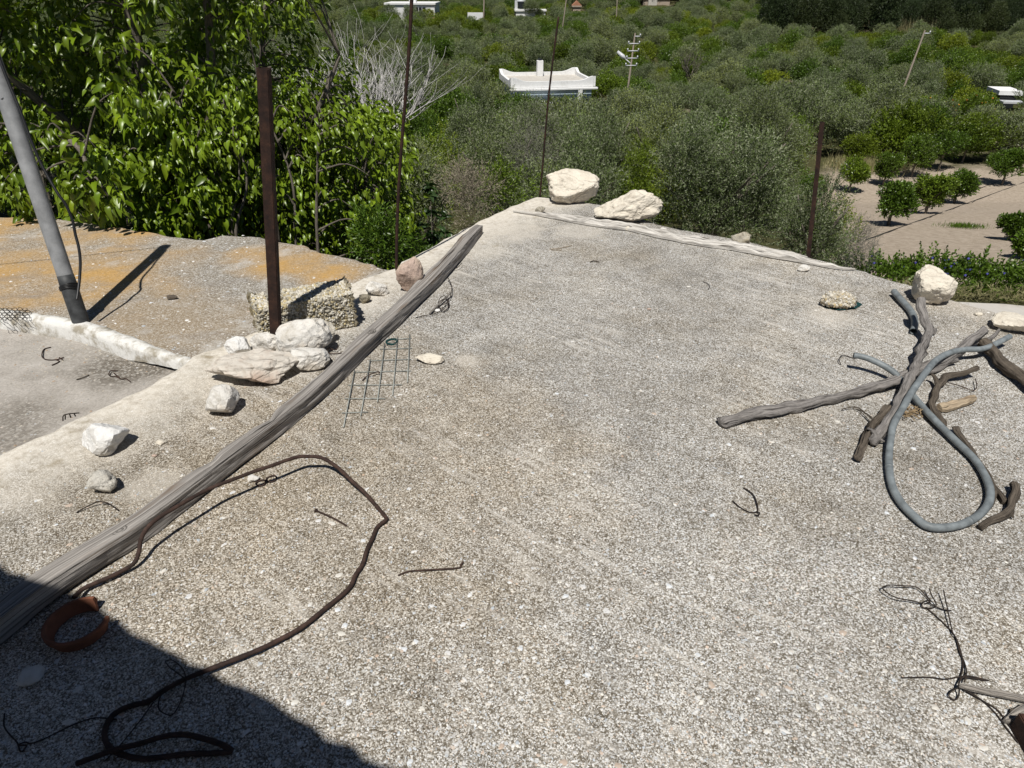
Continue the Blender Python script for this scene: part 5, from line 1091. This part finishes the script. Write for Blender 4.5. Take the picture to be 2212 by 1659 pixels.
# --- citrus orchard
def citrus(u, vb, wpx, label, seed, hpx=None, bright=1.0):
    p = G(u, vb); d_ = (p-Vector((0, 0, EYE))).dot(FW); w = wpx*0.92*d_/FOC; h = w*1.02
    root = empty('citrus_tree', p); tag(root, label, 'tree', 'young citrus trees in the tilled plot')
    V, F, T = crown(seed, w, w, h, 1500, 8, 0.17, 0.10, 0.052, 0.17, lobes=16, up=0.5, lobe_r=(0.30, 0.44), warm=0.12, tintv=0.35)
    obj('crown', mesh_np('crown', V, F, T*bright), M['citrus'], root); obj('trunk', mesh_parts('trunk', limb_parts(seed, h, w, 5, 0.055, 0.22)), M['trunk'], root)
for k, (u, vb, w, lb) in enumerate(((1834, 415, 76, 'young citrus tree nearest the angle post in the plot'), (1908, 402, 72, 'second citrus tree of the back row counted from the angle post'), (1968, 384, 98, 'third citrus tree of the back row, wide and dense'), (2026, 368, 96, 'dark citrus tree behind the middle of the plot'), (2077, 352, 86, 'farthest citrus tree at the upper end of the bare plot'), (2163, 400, 84, 'citrus tree alone at the right of the plot with shadow on its left'),
        (2000, 462, 90, 'forked citrus tree in the middle of the front row'), (2062, 440, 76, 'citrus tree with pale tips right of the forked one'), (1920, 486, 92, 'front citrus tree at the left of the bare plot'), (2181, 520, 56, 'small citrus near the right edge behind the hedge'), (2215, 560, 60, 'citrus branch cut by the right edge above the hedge'),
        (2006, 296, 92, 'fruiting citrus above the plot, left of centre'), (2094, 296, 108, 'broad fruiting citrus beyond the plot'), (1878, 305, 72, 'small fruiting citrus behind the angle post top'), (1985, 330, 110, 'dark dense citrus at the back edge of the plot'), (2200, 330, 90, 'dark citrus at the right edge behind the plot'))):
    citrus(u, vb, w, lb, 90+k)
fm = bmesh.new(); bmesh.ops.create_icosphere(fm, subdivisions=1, radius=0.075); fme = bm_mesh('fruit', fm, True); fme.materials.append(M['fruit'])
rs = np.random.default_rng(5)
for t_ in [o for o in bpy.data.objects if o.name.startswith('citrus_tree') and 'fruit' in o['label']]:
    cr = [c for c in t_.children if c.name.startswith('crown')][0]; n = len(cr.data.vertices)
    for k in range(16):
        c = cr.data.vertices[int(rs.integers(0, n))].co; c = Vector((c.x, -abs(c.y), c.z)); o = bpy.data.objects.new('fruit', fme); o.location = c; link(o, t_)
# dry grass bank and reeds
def tuft(name, label, u, v, wpx, hm, n, mat, seed, bl=0.9, bw=0.02, kind='thing', cat='grass'):
    p = G(u, v); d_ = (p-Vector((0, 0, EYE))).dot(FW); w = wpx*d_/FOC; r = np.random.default_rng(seed); C_ = np.stack([r.normal(0, w/3.2, n), r.normal(0, w/4, n), np.zeros(n)], -1); C_[:, 2] = terr(C_[:, 0]+p.x, C_[:, 1]+p.y)-p.z
    dd = unit(np.stack([r.normal(0, .3, n), r.normal(0, .3, n), np.ones(n)], -1)); b = r.uniform(0.7, 1.2, n); V, F, T = leaf_quads(C_, dd, hm*r.uniform(0.5, 1.1, n), np.full(n, bw), r, np.stack([b, b, b], -1))
    tag(obj(name, mesh_np(name, V, F, T), M[mat], loc=p), label, cat if kind == 'thing' else None, kind=kind if kind != 'thing' else None)
tuft('dry_grass', 'pale dry grass bank above the citrus plot', 1880, 362, 120, 0.8, 5000, 'dry', 101, bw=0.03, kind='stuff')
tuft('dry_grass', 'pale dry grass patch left of the big olive', 1350, 405, 60, 0.7, 2500, 'dry', 102, bw=0.02, kind='stuff')
tuft('reed_clump', 'grey green reed clump above the citrus plot', 1918, 300, 60, 1.6, 2500, 'reed', 103, bw=0.03)
tuft('reed_clump', 'tall beige reed clump at the edge of the dark wood', 1962, 92, 90, 4.5, 2500, 'reed', 104, bw=0.09)
tuft('green_weeds', 'low green weeds growing in the bare citrus plot', 2080, 492, 60, 0.22, 500, 'citrus', 105, bw=0.02, kind='stuff')
for k, (a, b, lb) in enumerate((((1870, 520), (2212, 395), 'thin dark irrigation hose across the front of the plot'), ((1950, 470), (2212, 372), 'thin dark irrigation hose across the middle of the plot'))):
    pts = []
    for f in np.linspace(0, 1, 14):
        q = G(a[0]+(b[0]-a[0])*f, a[1]+(b[1]-a[1])*f); pts.append(q+Vector((0, 0, 0.03)))
    tag(obj('irrigation_hose', mesh_parts('irrigation_hose', [tube(pts, 0.02, 5)]), M['black']), lb, 'hose')

# ------------------------------------------------------------------ houses and poles in the valley
def boxpart(name, x0, x1, y0, y1, z0, z1, mat, parent, bev=0.02):
    bm = bmesh.new(); bbox(bm, x0, x1, y0, y1, z0, z1)
    if bev: bmesh.ops.bevel(bm, geom=bm.edges[:], offset=bev, segments=1, affect='EDGES')
    return obj(name, bm_mesh(name, bm), M[mat], parent)
# white house: left-front, right-front corners seen on the parapet at z=-6.1
zr = -6.15; fl_, fr_, bl_ = P(1106, 174, zr), P(1284, 170, zr), P(1071, 153, zr)
ex = (fr_-fl_); ang = math.atan2(ex.y, ex.x); wl_ = ex.length; dp = 6.6
wh = empty('white_house', Vector((fl_.x, fl_.y, -10.0))); wh.rotation_euler = (0, 0, ang); tag(wh, 'low white flat roofed house with chimney among the olives', 'house')
T_ = 10+zr
boxpart('wall', 0.15, wl_-0.15, 0.15, dp-0.15, -0.5, T_-0.62, 'blue', wh)
boxpart('roof', 0.05, wl_-0.05, 0.05, dp-0.05, T_-0.60, T_-0.4, 'wallrend', wh)
def parapet(x0, y0, x1, y1):
    L_ = math.hypot(x1-x0, y1-y0); n = 36; t = Vector(((x1-x0)/L_, (y1-y0)/L_, 0)); nrm = Vector((-t.y, t.x, 0)); V = []; F = []
    for i in range(n+1):
        f = i/n; s = f*L_; e = min(s, L_-s); hgt = T_ - 0.12 + 0.34*math.exp(-(e/0.7)**2); p = Vector((x0, y0, 0))+t*s
        for sx_, z_ in ((-.12, T_-0.62), (.12, T_-0.62), (.12, hgt), (-.12, hgt)): V.append(p+nrm*sx_+Vector((0, 0, z_)))
    for i in range(n):
        for k in range(4): F.append((i*4+k, (i+1)*4+k, (i+1)*4+(k+1) % 4, i*4+(k+1) % 4))
    F.append((3, 2, 1, 0)); F.append((n*4, n*4+1, n*4+2, n*4+3)); obj('parapet', mesh_py('parapet', V, F), M['whitewash'], wh)
parapet(0.121, 0, wl_-0.121, 0); parapet(0.121, dp, wl_-0.121, dp); parapet(0, 0.0, 0, dp); parapet(wl_, 0.0, wl_, dp)
boxpart('ledge', -0.25, wl_+0.25, -0.45, -0.13, T_-0.80, T_-0.64, 'whitewash', wh)
ch = boxpart('chimney', wl_*0.46, wl_*0.46+0.55, dp-1.0, dp-0.45, T_-0.4, T_+0.95, 'whitewash', wh); boxpart('chimney_cap', wl_*0.46+0.12, wl_*0.46+0.42, dp-0.88, dp-0.58, T_+0.952, T_+1.12, 'darkwin', ch)
for x in (1.9, 5.6):
    w_ = boxpart('window', x, x+1.0, 0.10, 0.148, T_-3.0, T_-1.7, 'darkwin', wh); boxpart('window_frame', x-0.08, x+1.08, 0.05, 0.098, T_-1.698, T_-1.6, 'whitewash', w_); boxpart('sill', x-0.1, x+1.1, 0.02, 0.098, T_-3.1, T_-3.002, 'whitewash', w_)
boxpart('porch_roof', 1.2, 3.4, -1.6, -0.46, T_-1.75, T_-1.62, 'whitewash', wh); boxpart('pillar', wl_-1.5, wl_-1.1, -0.44, -0.10, -0.3, T_-0.802, 'whitewash', wh)
def far_house(name, label, u0, u1, vroof, d, depth, hgt, rz=0.0, wall='whitewash', roofm='whitewash', parts=()):
    a, b = D(u0, vroof, d), D(u1, vroof, d); w = (b-a).length; z = a.z-hgt; root = empty(name, Vector((a.x, a.y, z))); root.rotation_euler = (0, 0, rz); tag(root, label, 'house')
    boxpart('wall', 0.3, w-0.3, 0.3, depth-0.3, -6, hgt-0.36, wall, root, 0); boxpart('roof', 0, w, 0, depth, hgt-0.358, hgt, roofm, root, 0); return root, w
fh, w = far_house('white_villa', 'long white flat roofed villa at the top left of the valley', 829, 941, 6, 150, 9, 4.2, R(-2))
for x0, x1 in ((w*0.53, w*0.80),):
    wdw = boxpart('window', x0, x1, 0.2, 0.298, 2.2, 3.3, 'darkwin', fh, 0)
    for k in range(1, 4): boxpart('window_bar', x0+(x1-x0)*k/4-0.04, x0+(x1-x0)*k/4+0.04, 0.1, 0.198, 2.2, 3.3, 'whitewash', wdw, 0)
boxpart('terracotta_annex', w*0.66, w*1.16, -4.5, -0.4, -3, 1.1, 'tile', fh, 0); boxpart('annex_roof', w*0.64, w*1.18, -4.7, -0.35, 1.102, 1.45, 'tile', fh, 0); boxpart('chimney', w*0.45, w*0.58, 3, 4.5, 4.202, 5.6, 'whitewash', fh, 0)
fh2, w = far_house('white_cottage', 'small white cottage with a roof tank at the top centre', 1057+55, 1181, 21, 170, 7, 3.5, R(2))
boxpart('solar_panel', 0.9, 2.6, 2, 2.3, 3.7, 5.2, 'darkwin', fh2, 0); tk = [Vector((0.7+0.0, 2.6, 5.3)), Vector((2.8, 2.6, 5.3))]
obj('water_tank', mesh_parts('water_tank', [tube(tk, 0.35, 12)]), M['lamp'], fh2); boxpart('tank_stand', 0.1, 0.8, 2.4, 3.0, 3.502, 5.5, 'lamp', fh2, 0)
hut, w = far_house('stone_hut', 'small ruined stone hut at the top centre right', 1236, 1257, 12, 190, 3, 3.2, 0, 'stonewall', 'stonewall'); boxpart('doorway', w*0.42, w*0.62, 0.1, 0.298, 0.0, 2.0, 'darkwin', hut, 0)
bm = bmesh.new(); x_ = [bm.verts.new(c) for c in ((0, 0, 3.202), (w, 0, 3.202), (w*0.5, 0, 4.4), (0, 3, 3.202), (w, 3, 3.202), (w*0.5, 3, 4.4))]
for f in ((0, 1, 2), (5, 4, 3), (0, 2, 5, 3), (1, 4, 5, 2)): bm.faces.new([x_[i] for i in f])
obj('gable', bm_mesh('gable', bm), M['tile'], hut)
fh3, w = far_house('yellow_house', 'cream and stone house cut by the top edge', 1388, 1452, -4, 205, 8, 5.0, R(5), 'stonewall', 'whitewash'); boxpart('gable_wall', w*0.2, w*0.5, -0.6, 0.2, -3, 4.6, 'cream' if False else 'wallrend', fh3, 0)
tw = D(1010, 27, 150); gwl = boxpart('garden_wall', 0, 3.4, 0, 0.3, -1.5, 0, 'whitewash', None, 0); gwl.location = tw; tag(gwl, 'short white garden wall left of the far wooden pole', 'wall')
# shed at right
sd, w = far_house('sheet_metal_shed', 'dark open shed with bright white roof sheet at right', 2160, 2206, 196, 62, 3, 2.6, R(-12), 'darkwin', 'whitewash'); boxpart('white_crate', 0.2, 1.5, -1.0, -0.2, -2.6, -1.3, 'lamp', sd, 0); boxpart('roof_sheet', 0.1, 1.9, -1.3, -0.1, 1.7, 1.85, 'lamp', sd, 0)
# utility poles
def upole(ut, vt, ub, vb, d, label, rad=0.13, arms=0, lampv=None):
    t = D(ut, vt, d); b = D(ub, vb, d); dirv = (t-b).normalized(); zg = float(terr(b.x, b.y)); k = (b.z-zg+0.5)/dirv.z; b = b-dirv*max(k, 0); root = empty('utility_pole', b); tag(root, label, 'utility pole')
    obj('shaft', mesh_parts('shaft', [tube([Vector((0, 0, 0)), (t-b)*0.5, t-b], [rad*1.2, rad, rad*0.8], 8)]), M['pole'], root)
    for k in range(arms):
        c = (t-b)-dirv*(0.25+0.62*k); obj('crossarm', mesh_parts('crossarm', [tube([c+Vector((-0.5 if k else 0, -0.1, 0)), c+Vector((0.5, -0.1, 0))], 0.045, 6)]), M['lamp'], root)
        for x in (-0.45, 0.45):
            if k or x > 0: obj('insulator', mesh_parts('insulator', [tube([c+Vector((x, -0.1, 0.04)), c+Vector((x, -0.1, 0.2))], [0.07, 0.05], 7)]), M['lamp'], root)
    if lampv:
        c = (t-b)*0 + (D(lampv[0], lampv[1], d)-b); s_ = D(lampv[2], lampv[3], d)-b; la = obj('lamp_arm', mesh_parts('lamp_arm', [tube([c, c.lerp(s_, .6), s_], 0.05, 6)]), M['lamp'], root)
        e = s_+(s_-c).normalized()*0.9; obj('lamp_head', mesh_parts('lamp_head', [tube([s_, s_.lerp(e, .3), e], [0.08, 0.18, 0.12], 8)]), M['lamp'], la)
    return root
upole(1372, 72, 1357, 186, 57, 'wooden utility pole with insulators and a street lamp, right of the white house', 0.085, 5, (1363, 138, 1351, 127))
upole(1998, 66, 1938, 228, 58, 'tall leaning bare utility pole above the citrus plot', 0.085, 1)
upole(1046, -20, 1045, 28, 150, 'far wooden pole right of the white villa', 0.16)
upole(1226, -20, 1218, 38, 120, 'thin far pole just above the tip of the thin rod', 0.1)
upole(1334, -15, 1332, 26, 140, 'thin far pole right of the stone hut', 0.1)
upole(1797, 24, 1791, 52, 160, 'far pole in front of the dark wood', 0.14, 1)

# ------------------------------------------------------------------ valley groves
def tree_mesh(seed, shoots, per, sl, leaf, lw, mat, h=0.95, base_z=0.08, **kw):
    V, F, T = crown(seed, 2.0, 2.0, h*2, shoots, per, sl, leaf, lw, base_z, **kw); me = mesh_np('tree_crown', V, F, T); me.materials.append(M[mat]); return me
KIND = {
  'olive': [tree_mesh(200+k, 1900, 8, 0.17, 0.060, 0.020, 'olive', 0.85+0.05*k, lobes=18, up=0.8, lobe_r=(0.24, 0.42)) for k in range(5)],
  'green': [tree_mesh(220+k, 1700, 7, 0.12, 0.060, 0.034, 'citrus', 0.85, lobes=16, up=0.4, warm=0.1) for k in range(3)],
  'yellow': [tree_mesh(230+k, 1700, 7, 0.12, 0.060, 0.034, 'yellowg', 0.8, lobes=16, up=0.4, warm=0.1) for k in range(3)],
  'dark': [tree_mesh(240+k, 1900, 7, 0.13, 0.060, 0.028, 'darkg', 1.15, lobes=18, up=0.6) for k in range(3)],
}
LAB = {'olive': ('olive_tree', 'grey green olive tree in the dense grove across the valley floor', 'olive trees across the valley'),
       'green': ('green_tree', 'fresh green citrus tree scattered among the valley olives', 'green citrus trees across the valley'),
       'yellow': ('yellow_green_tree', 'yellow green tree scattered among the valley olives', 'yellow green trees across the valley'),
       'dark': ('dark_tree', 'tall dark evergreen tree of the wood at the upper right', 'dark trees of the far wood')}
r = np.random.default_rng(77); spots = []
hx, hy = (fl_.x+fr_.x)/2, (fl_.y+fr_.y)/2+3.5
for ring_ in range(400):
    pass
y = 25.0
while y < 330:
    step = 3.7 if y < 90 else 4.4; x = -0.86*y-6
    while x < 0.86*y+8:
        px, py = x+r.normal(0, step*0.22), y+r.normal(0, step*0.22); x += step*r.uniform(0.85, 1.2)
        z = float(terr(px, py)); u, v, d_ = proj((px, py, z+3))
        if not (-120 < u < 2330 and v > -90): continue
        if (px-hx)**2/ (7.5**2)+(py-hy)**2/(6.5**2) < 1: continue
        if px-0.46*py > -1.5 and py < 47: continue                       # the bare plot
        if py < 33 and px < -1.5 and px > -6 and py > 22: continue       # round the dead tree
        if abs(px-D(2180, 200, 62).x) < 4 and abs(py-D(2180, 200, 62).y) < 5: continue
        f1 = fbm(Vector((px*0.035, py*0.035, 1.0)), 3); f2 = fbm(Vector((px*0.06, py*0.06, 7.0)), 3)
        wood = (px > 0.30*py+6 and py > 135) or (py > 230 and px > -10)
        rr_ = r.random(); kind = 'dark' if wood else ('yellow' if (f1 > 0.22 and f2 > -0.05 and rr_ < 0.75) or rr_ < 0.11 else ('green' if f2 > 0.22 or rr_ > 0.86 else 'olive'))
        w_ = r.uniform(2.8, 5.2) if kind != 'dark' else r.uniform(4.5, 7.5); h_ = {'olive': 0.92, 'green': 0.8, 'yellow': 0.78, 'dark': 1.35}[kind]*w_*r.uniform(0.85, 1.15)
        if py < 47 and px > 0.46*py-6: w_ *= 0.75; h_ *= 0.75
        # keep the houses in view
        top = proj((px, py, z+h_)); cut = 0
        for (a, b, vv, dm) in ((1066, 1290, 169, 60), (826, 965, 20, 148), (1108, 1185, 31, 168), (1234, 1260, 22, 188), (1386, 1455, 12, 203), (2158, 2210, 222, 60), (1005, 1042, 30, 149)):
            hw = w_/2/d_*FOC
            if a-hw*0.7 < u < b+hw*0.7 and d_ < dm and top[1] < vv: cut = max(cut, (vv-top[1])*d_/FOC)
        h_ -= cut
        if h_ < 1.0: continue
        if cut > 0.1: w_ = min(w_, h_*1.3)
        spots.append((d_, px, py, z, kind, w_, h_))
    y += step*0.9
spots.sort(key=lambda s: s[0]); cnt = {}
def zone(kind, u, d_):
    base = LAB[kind][1]
    if kind == 'dark': return base
    side = 'left of the thin rods' if u < 1000 else ('between white house and leaning pole' if 1290 < u < 1940 else ('right of the leaning pole' if u >= 1940 else 'in line with the white house'))
    dist = 'nearer than the house' if d_ < 60 else 'beyond the house'
    nm = {'olive': 'grey green olive', 'green': 'fresh green citrus', 'yellow': 'yellow green tree'}[kind]
    return nm + ' ' + side + ', ' + dist
far_pts = {k: [] for k in KIND}
for k in KIND:
    for m_ in KIND[k]: m_['zmax'] = float(max(v.co.z for v in m_.vertices))
for (d_, px, py, z, kind, w_, h_) in spots:
    cnt[kind] = cnt.get(kind, 0)+1; vi = int(r.integers(0, len(KIND[kind]))); m_ = KIND[kind][vi]; sc = (w_/2, w_/2, h_/m_['zmax']*1.05); rz = r.uniform(0, 6.28)
    if cnt[kind] <= (290 if kind == 'olive' else 120):
        nm, lb, gp = LAB[kind]; o = bpy.data.objects.new(nm, m_)
        o.location = (px, py, z-0.1); o.scale = sc; o.rotation_euler = (0, 0, rz); link(o); tag(o, zone(kind, proj((px, py, z+2))[0], d_), 'tree', gp)
    else: far_pts[kind].append((px, py, z-0.1, *sc, rz, vi))
def scatter(name, label, rows, meshes):
    """one object: the far mass, the same tree meshes set out by geometry nodes"""
    A = np.array(rows); me = bpy.data.meshes.new(name); me.vertices.add(len(A)); me.vertices.foreach_set('co', np.ascontiguousarray(A[:, :3], np.float32).ravel())
    a = me.attributes.new('scl', 'FLOAT_VECTOR', 'POINT'); a.data.foreach_set('vector', np.ascontiguousarray(A[:, 3:6], np.float32).ravel())
    a = me.attributes.new('rot', 'FLOAT_VECTOR', 'POINT'); a.data.foreach_set('vector', np.ascontiguousarray(np.stack([A[:, 6]*0, A[:, 6]*0, A[:, 6]], -1), np.float32).ravel())
    a = me.attributes.new('vi', 'INT', 'POINT'); a.data.foreach_set('value', A[:, 7].astype(np.int32))
    coll = bpy.data.collections.new(name+'_kinds')
    for k, m_ in enumerate(meshes): coll.objects.link(bpy.data.objects.new('grove_tree_%02d' % k, m_))
    ng = bpy.data.node_groups.new(name, 'GeometryNodeTree'); ng.interface.new_socket('Geometry', in_out='INPUT', socket_type='NodeSocketGeometry'); ng.interface.new_socket('Geometry', in_out='OUTPUT', socket_type='NodeSocketGeometry')
    N = ng.nodes; gi, go = N.new('NodeGroupInput'), N.new('NodeGroupOutput'); ip = N.new('GeometryNodeInstanceOnPoints'); ci = N.new('GeometryNodeCollectionInfo'); ci.inputs['Collection'].default_value = coll; ci.inputs['Separate Children'].default_value = True; ci.inputs['Reset Children'].default_value = True
    ng.links.new(gi.outputs[0], ip.inputs['Points']); ng.links.new(ci.outputs[0], ip.inputs['Instance']); ip.inputs['Pick Instance'].default_value = True
    for nm, ty, so in (('vi', 'INT', 'Instance Index'), ('rot', 'FLOAT_VECTOR', 'Rotation'), ('scl', 'FLOAT_VECTOR', 'Scale')):
        na_ = N.new('GeometryNodeInputNamedAttribute'); na_.data_type = ty; na_.inputs['Name'].default_value = nm; ng.links.new([o for o in na_.outputs if o.enabled][0], ip.inputs[so])
    ng.links.new(ip.outputs[0], go.inputs[0]); o = obj(name, me); md = o.modifiers.new('scatter', 'NODES'); md.node_group = ng; tag(o, label, kind='stuff')
for kind, nm, lb in (('olive', 'far_olive_grove', 'mass of far olive trees up the valley'), ('green', 'far_green_grove', 'far green trees up the valley'), ('yellow', 'far_yellow_grove', 'far yellow green trees up the valley'), ('dark', 'far_wood', 'dark wood on the far slope')):
    if far_pts[kind]: scatter(nm, lb, far_pts[kind], KIND[kind])
print('SPOTS', cnt, 'objects', len(bpy.data.objects), 'tris', sum(len(m.loops)-2*len(m.polygons) for m in bpy.data.meshes))
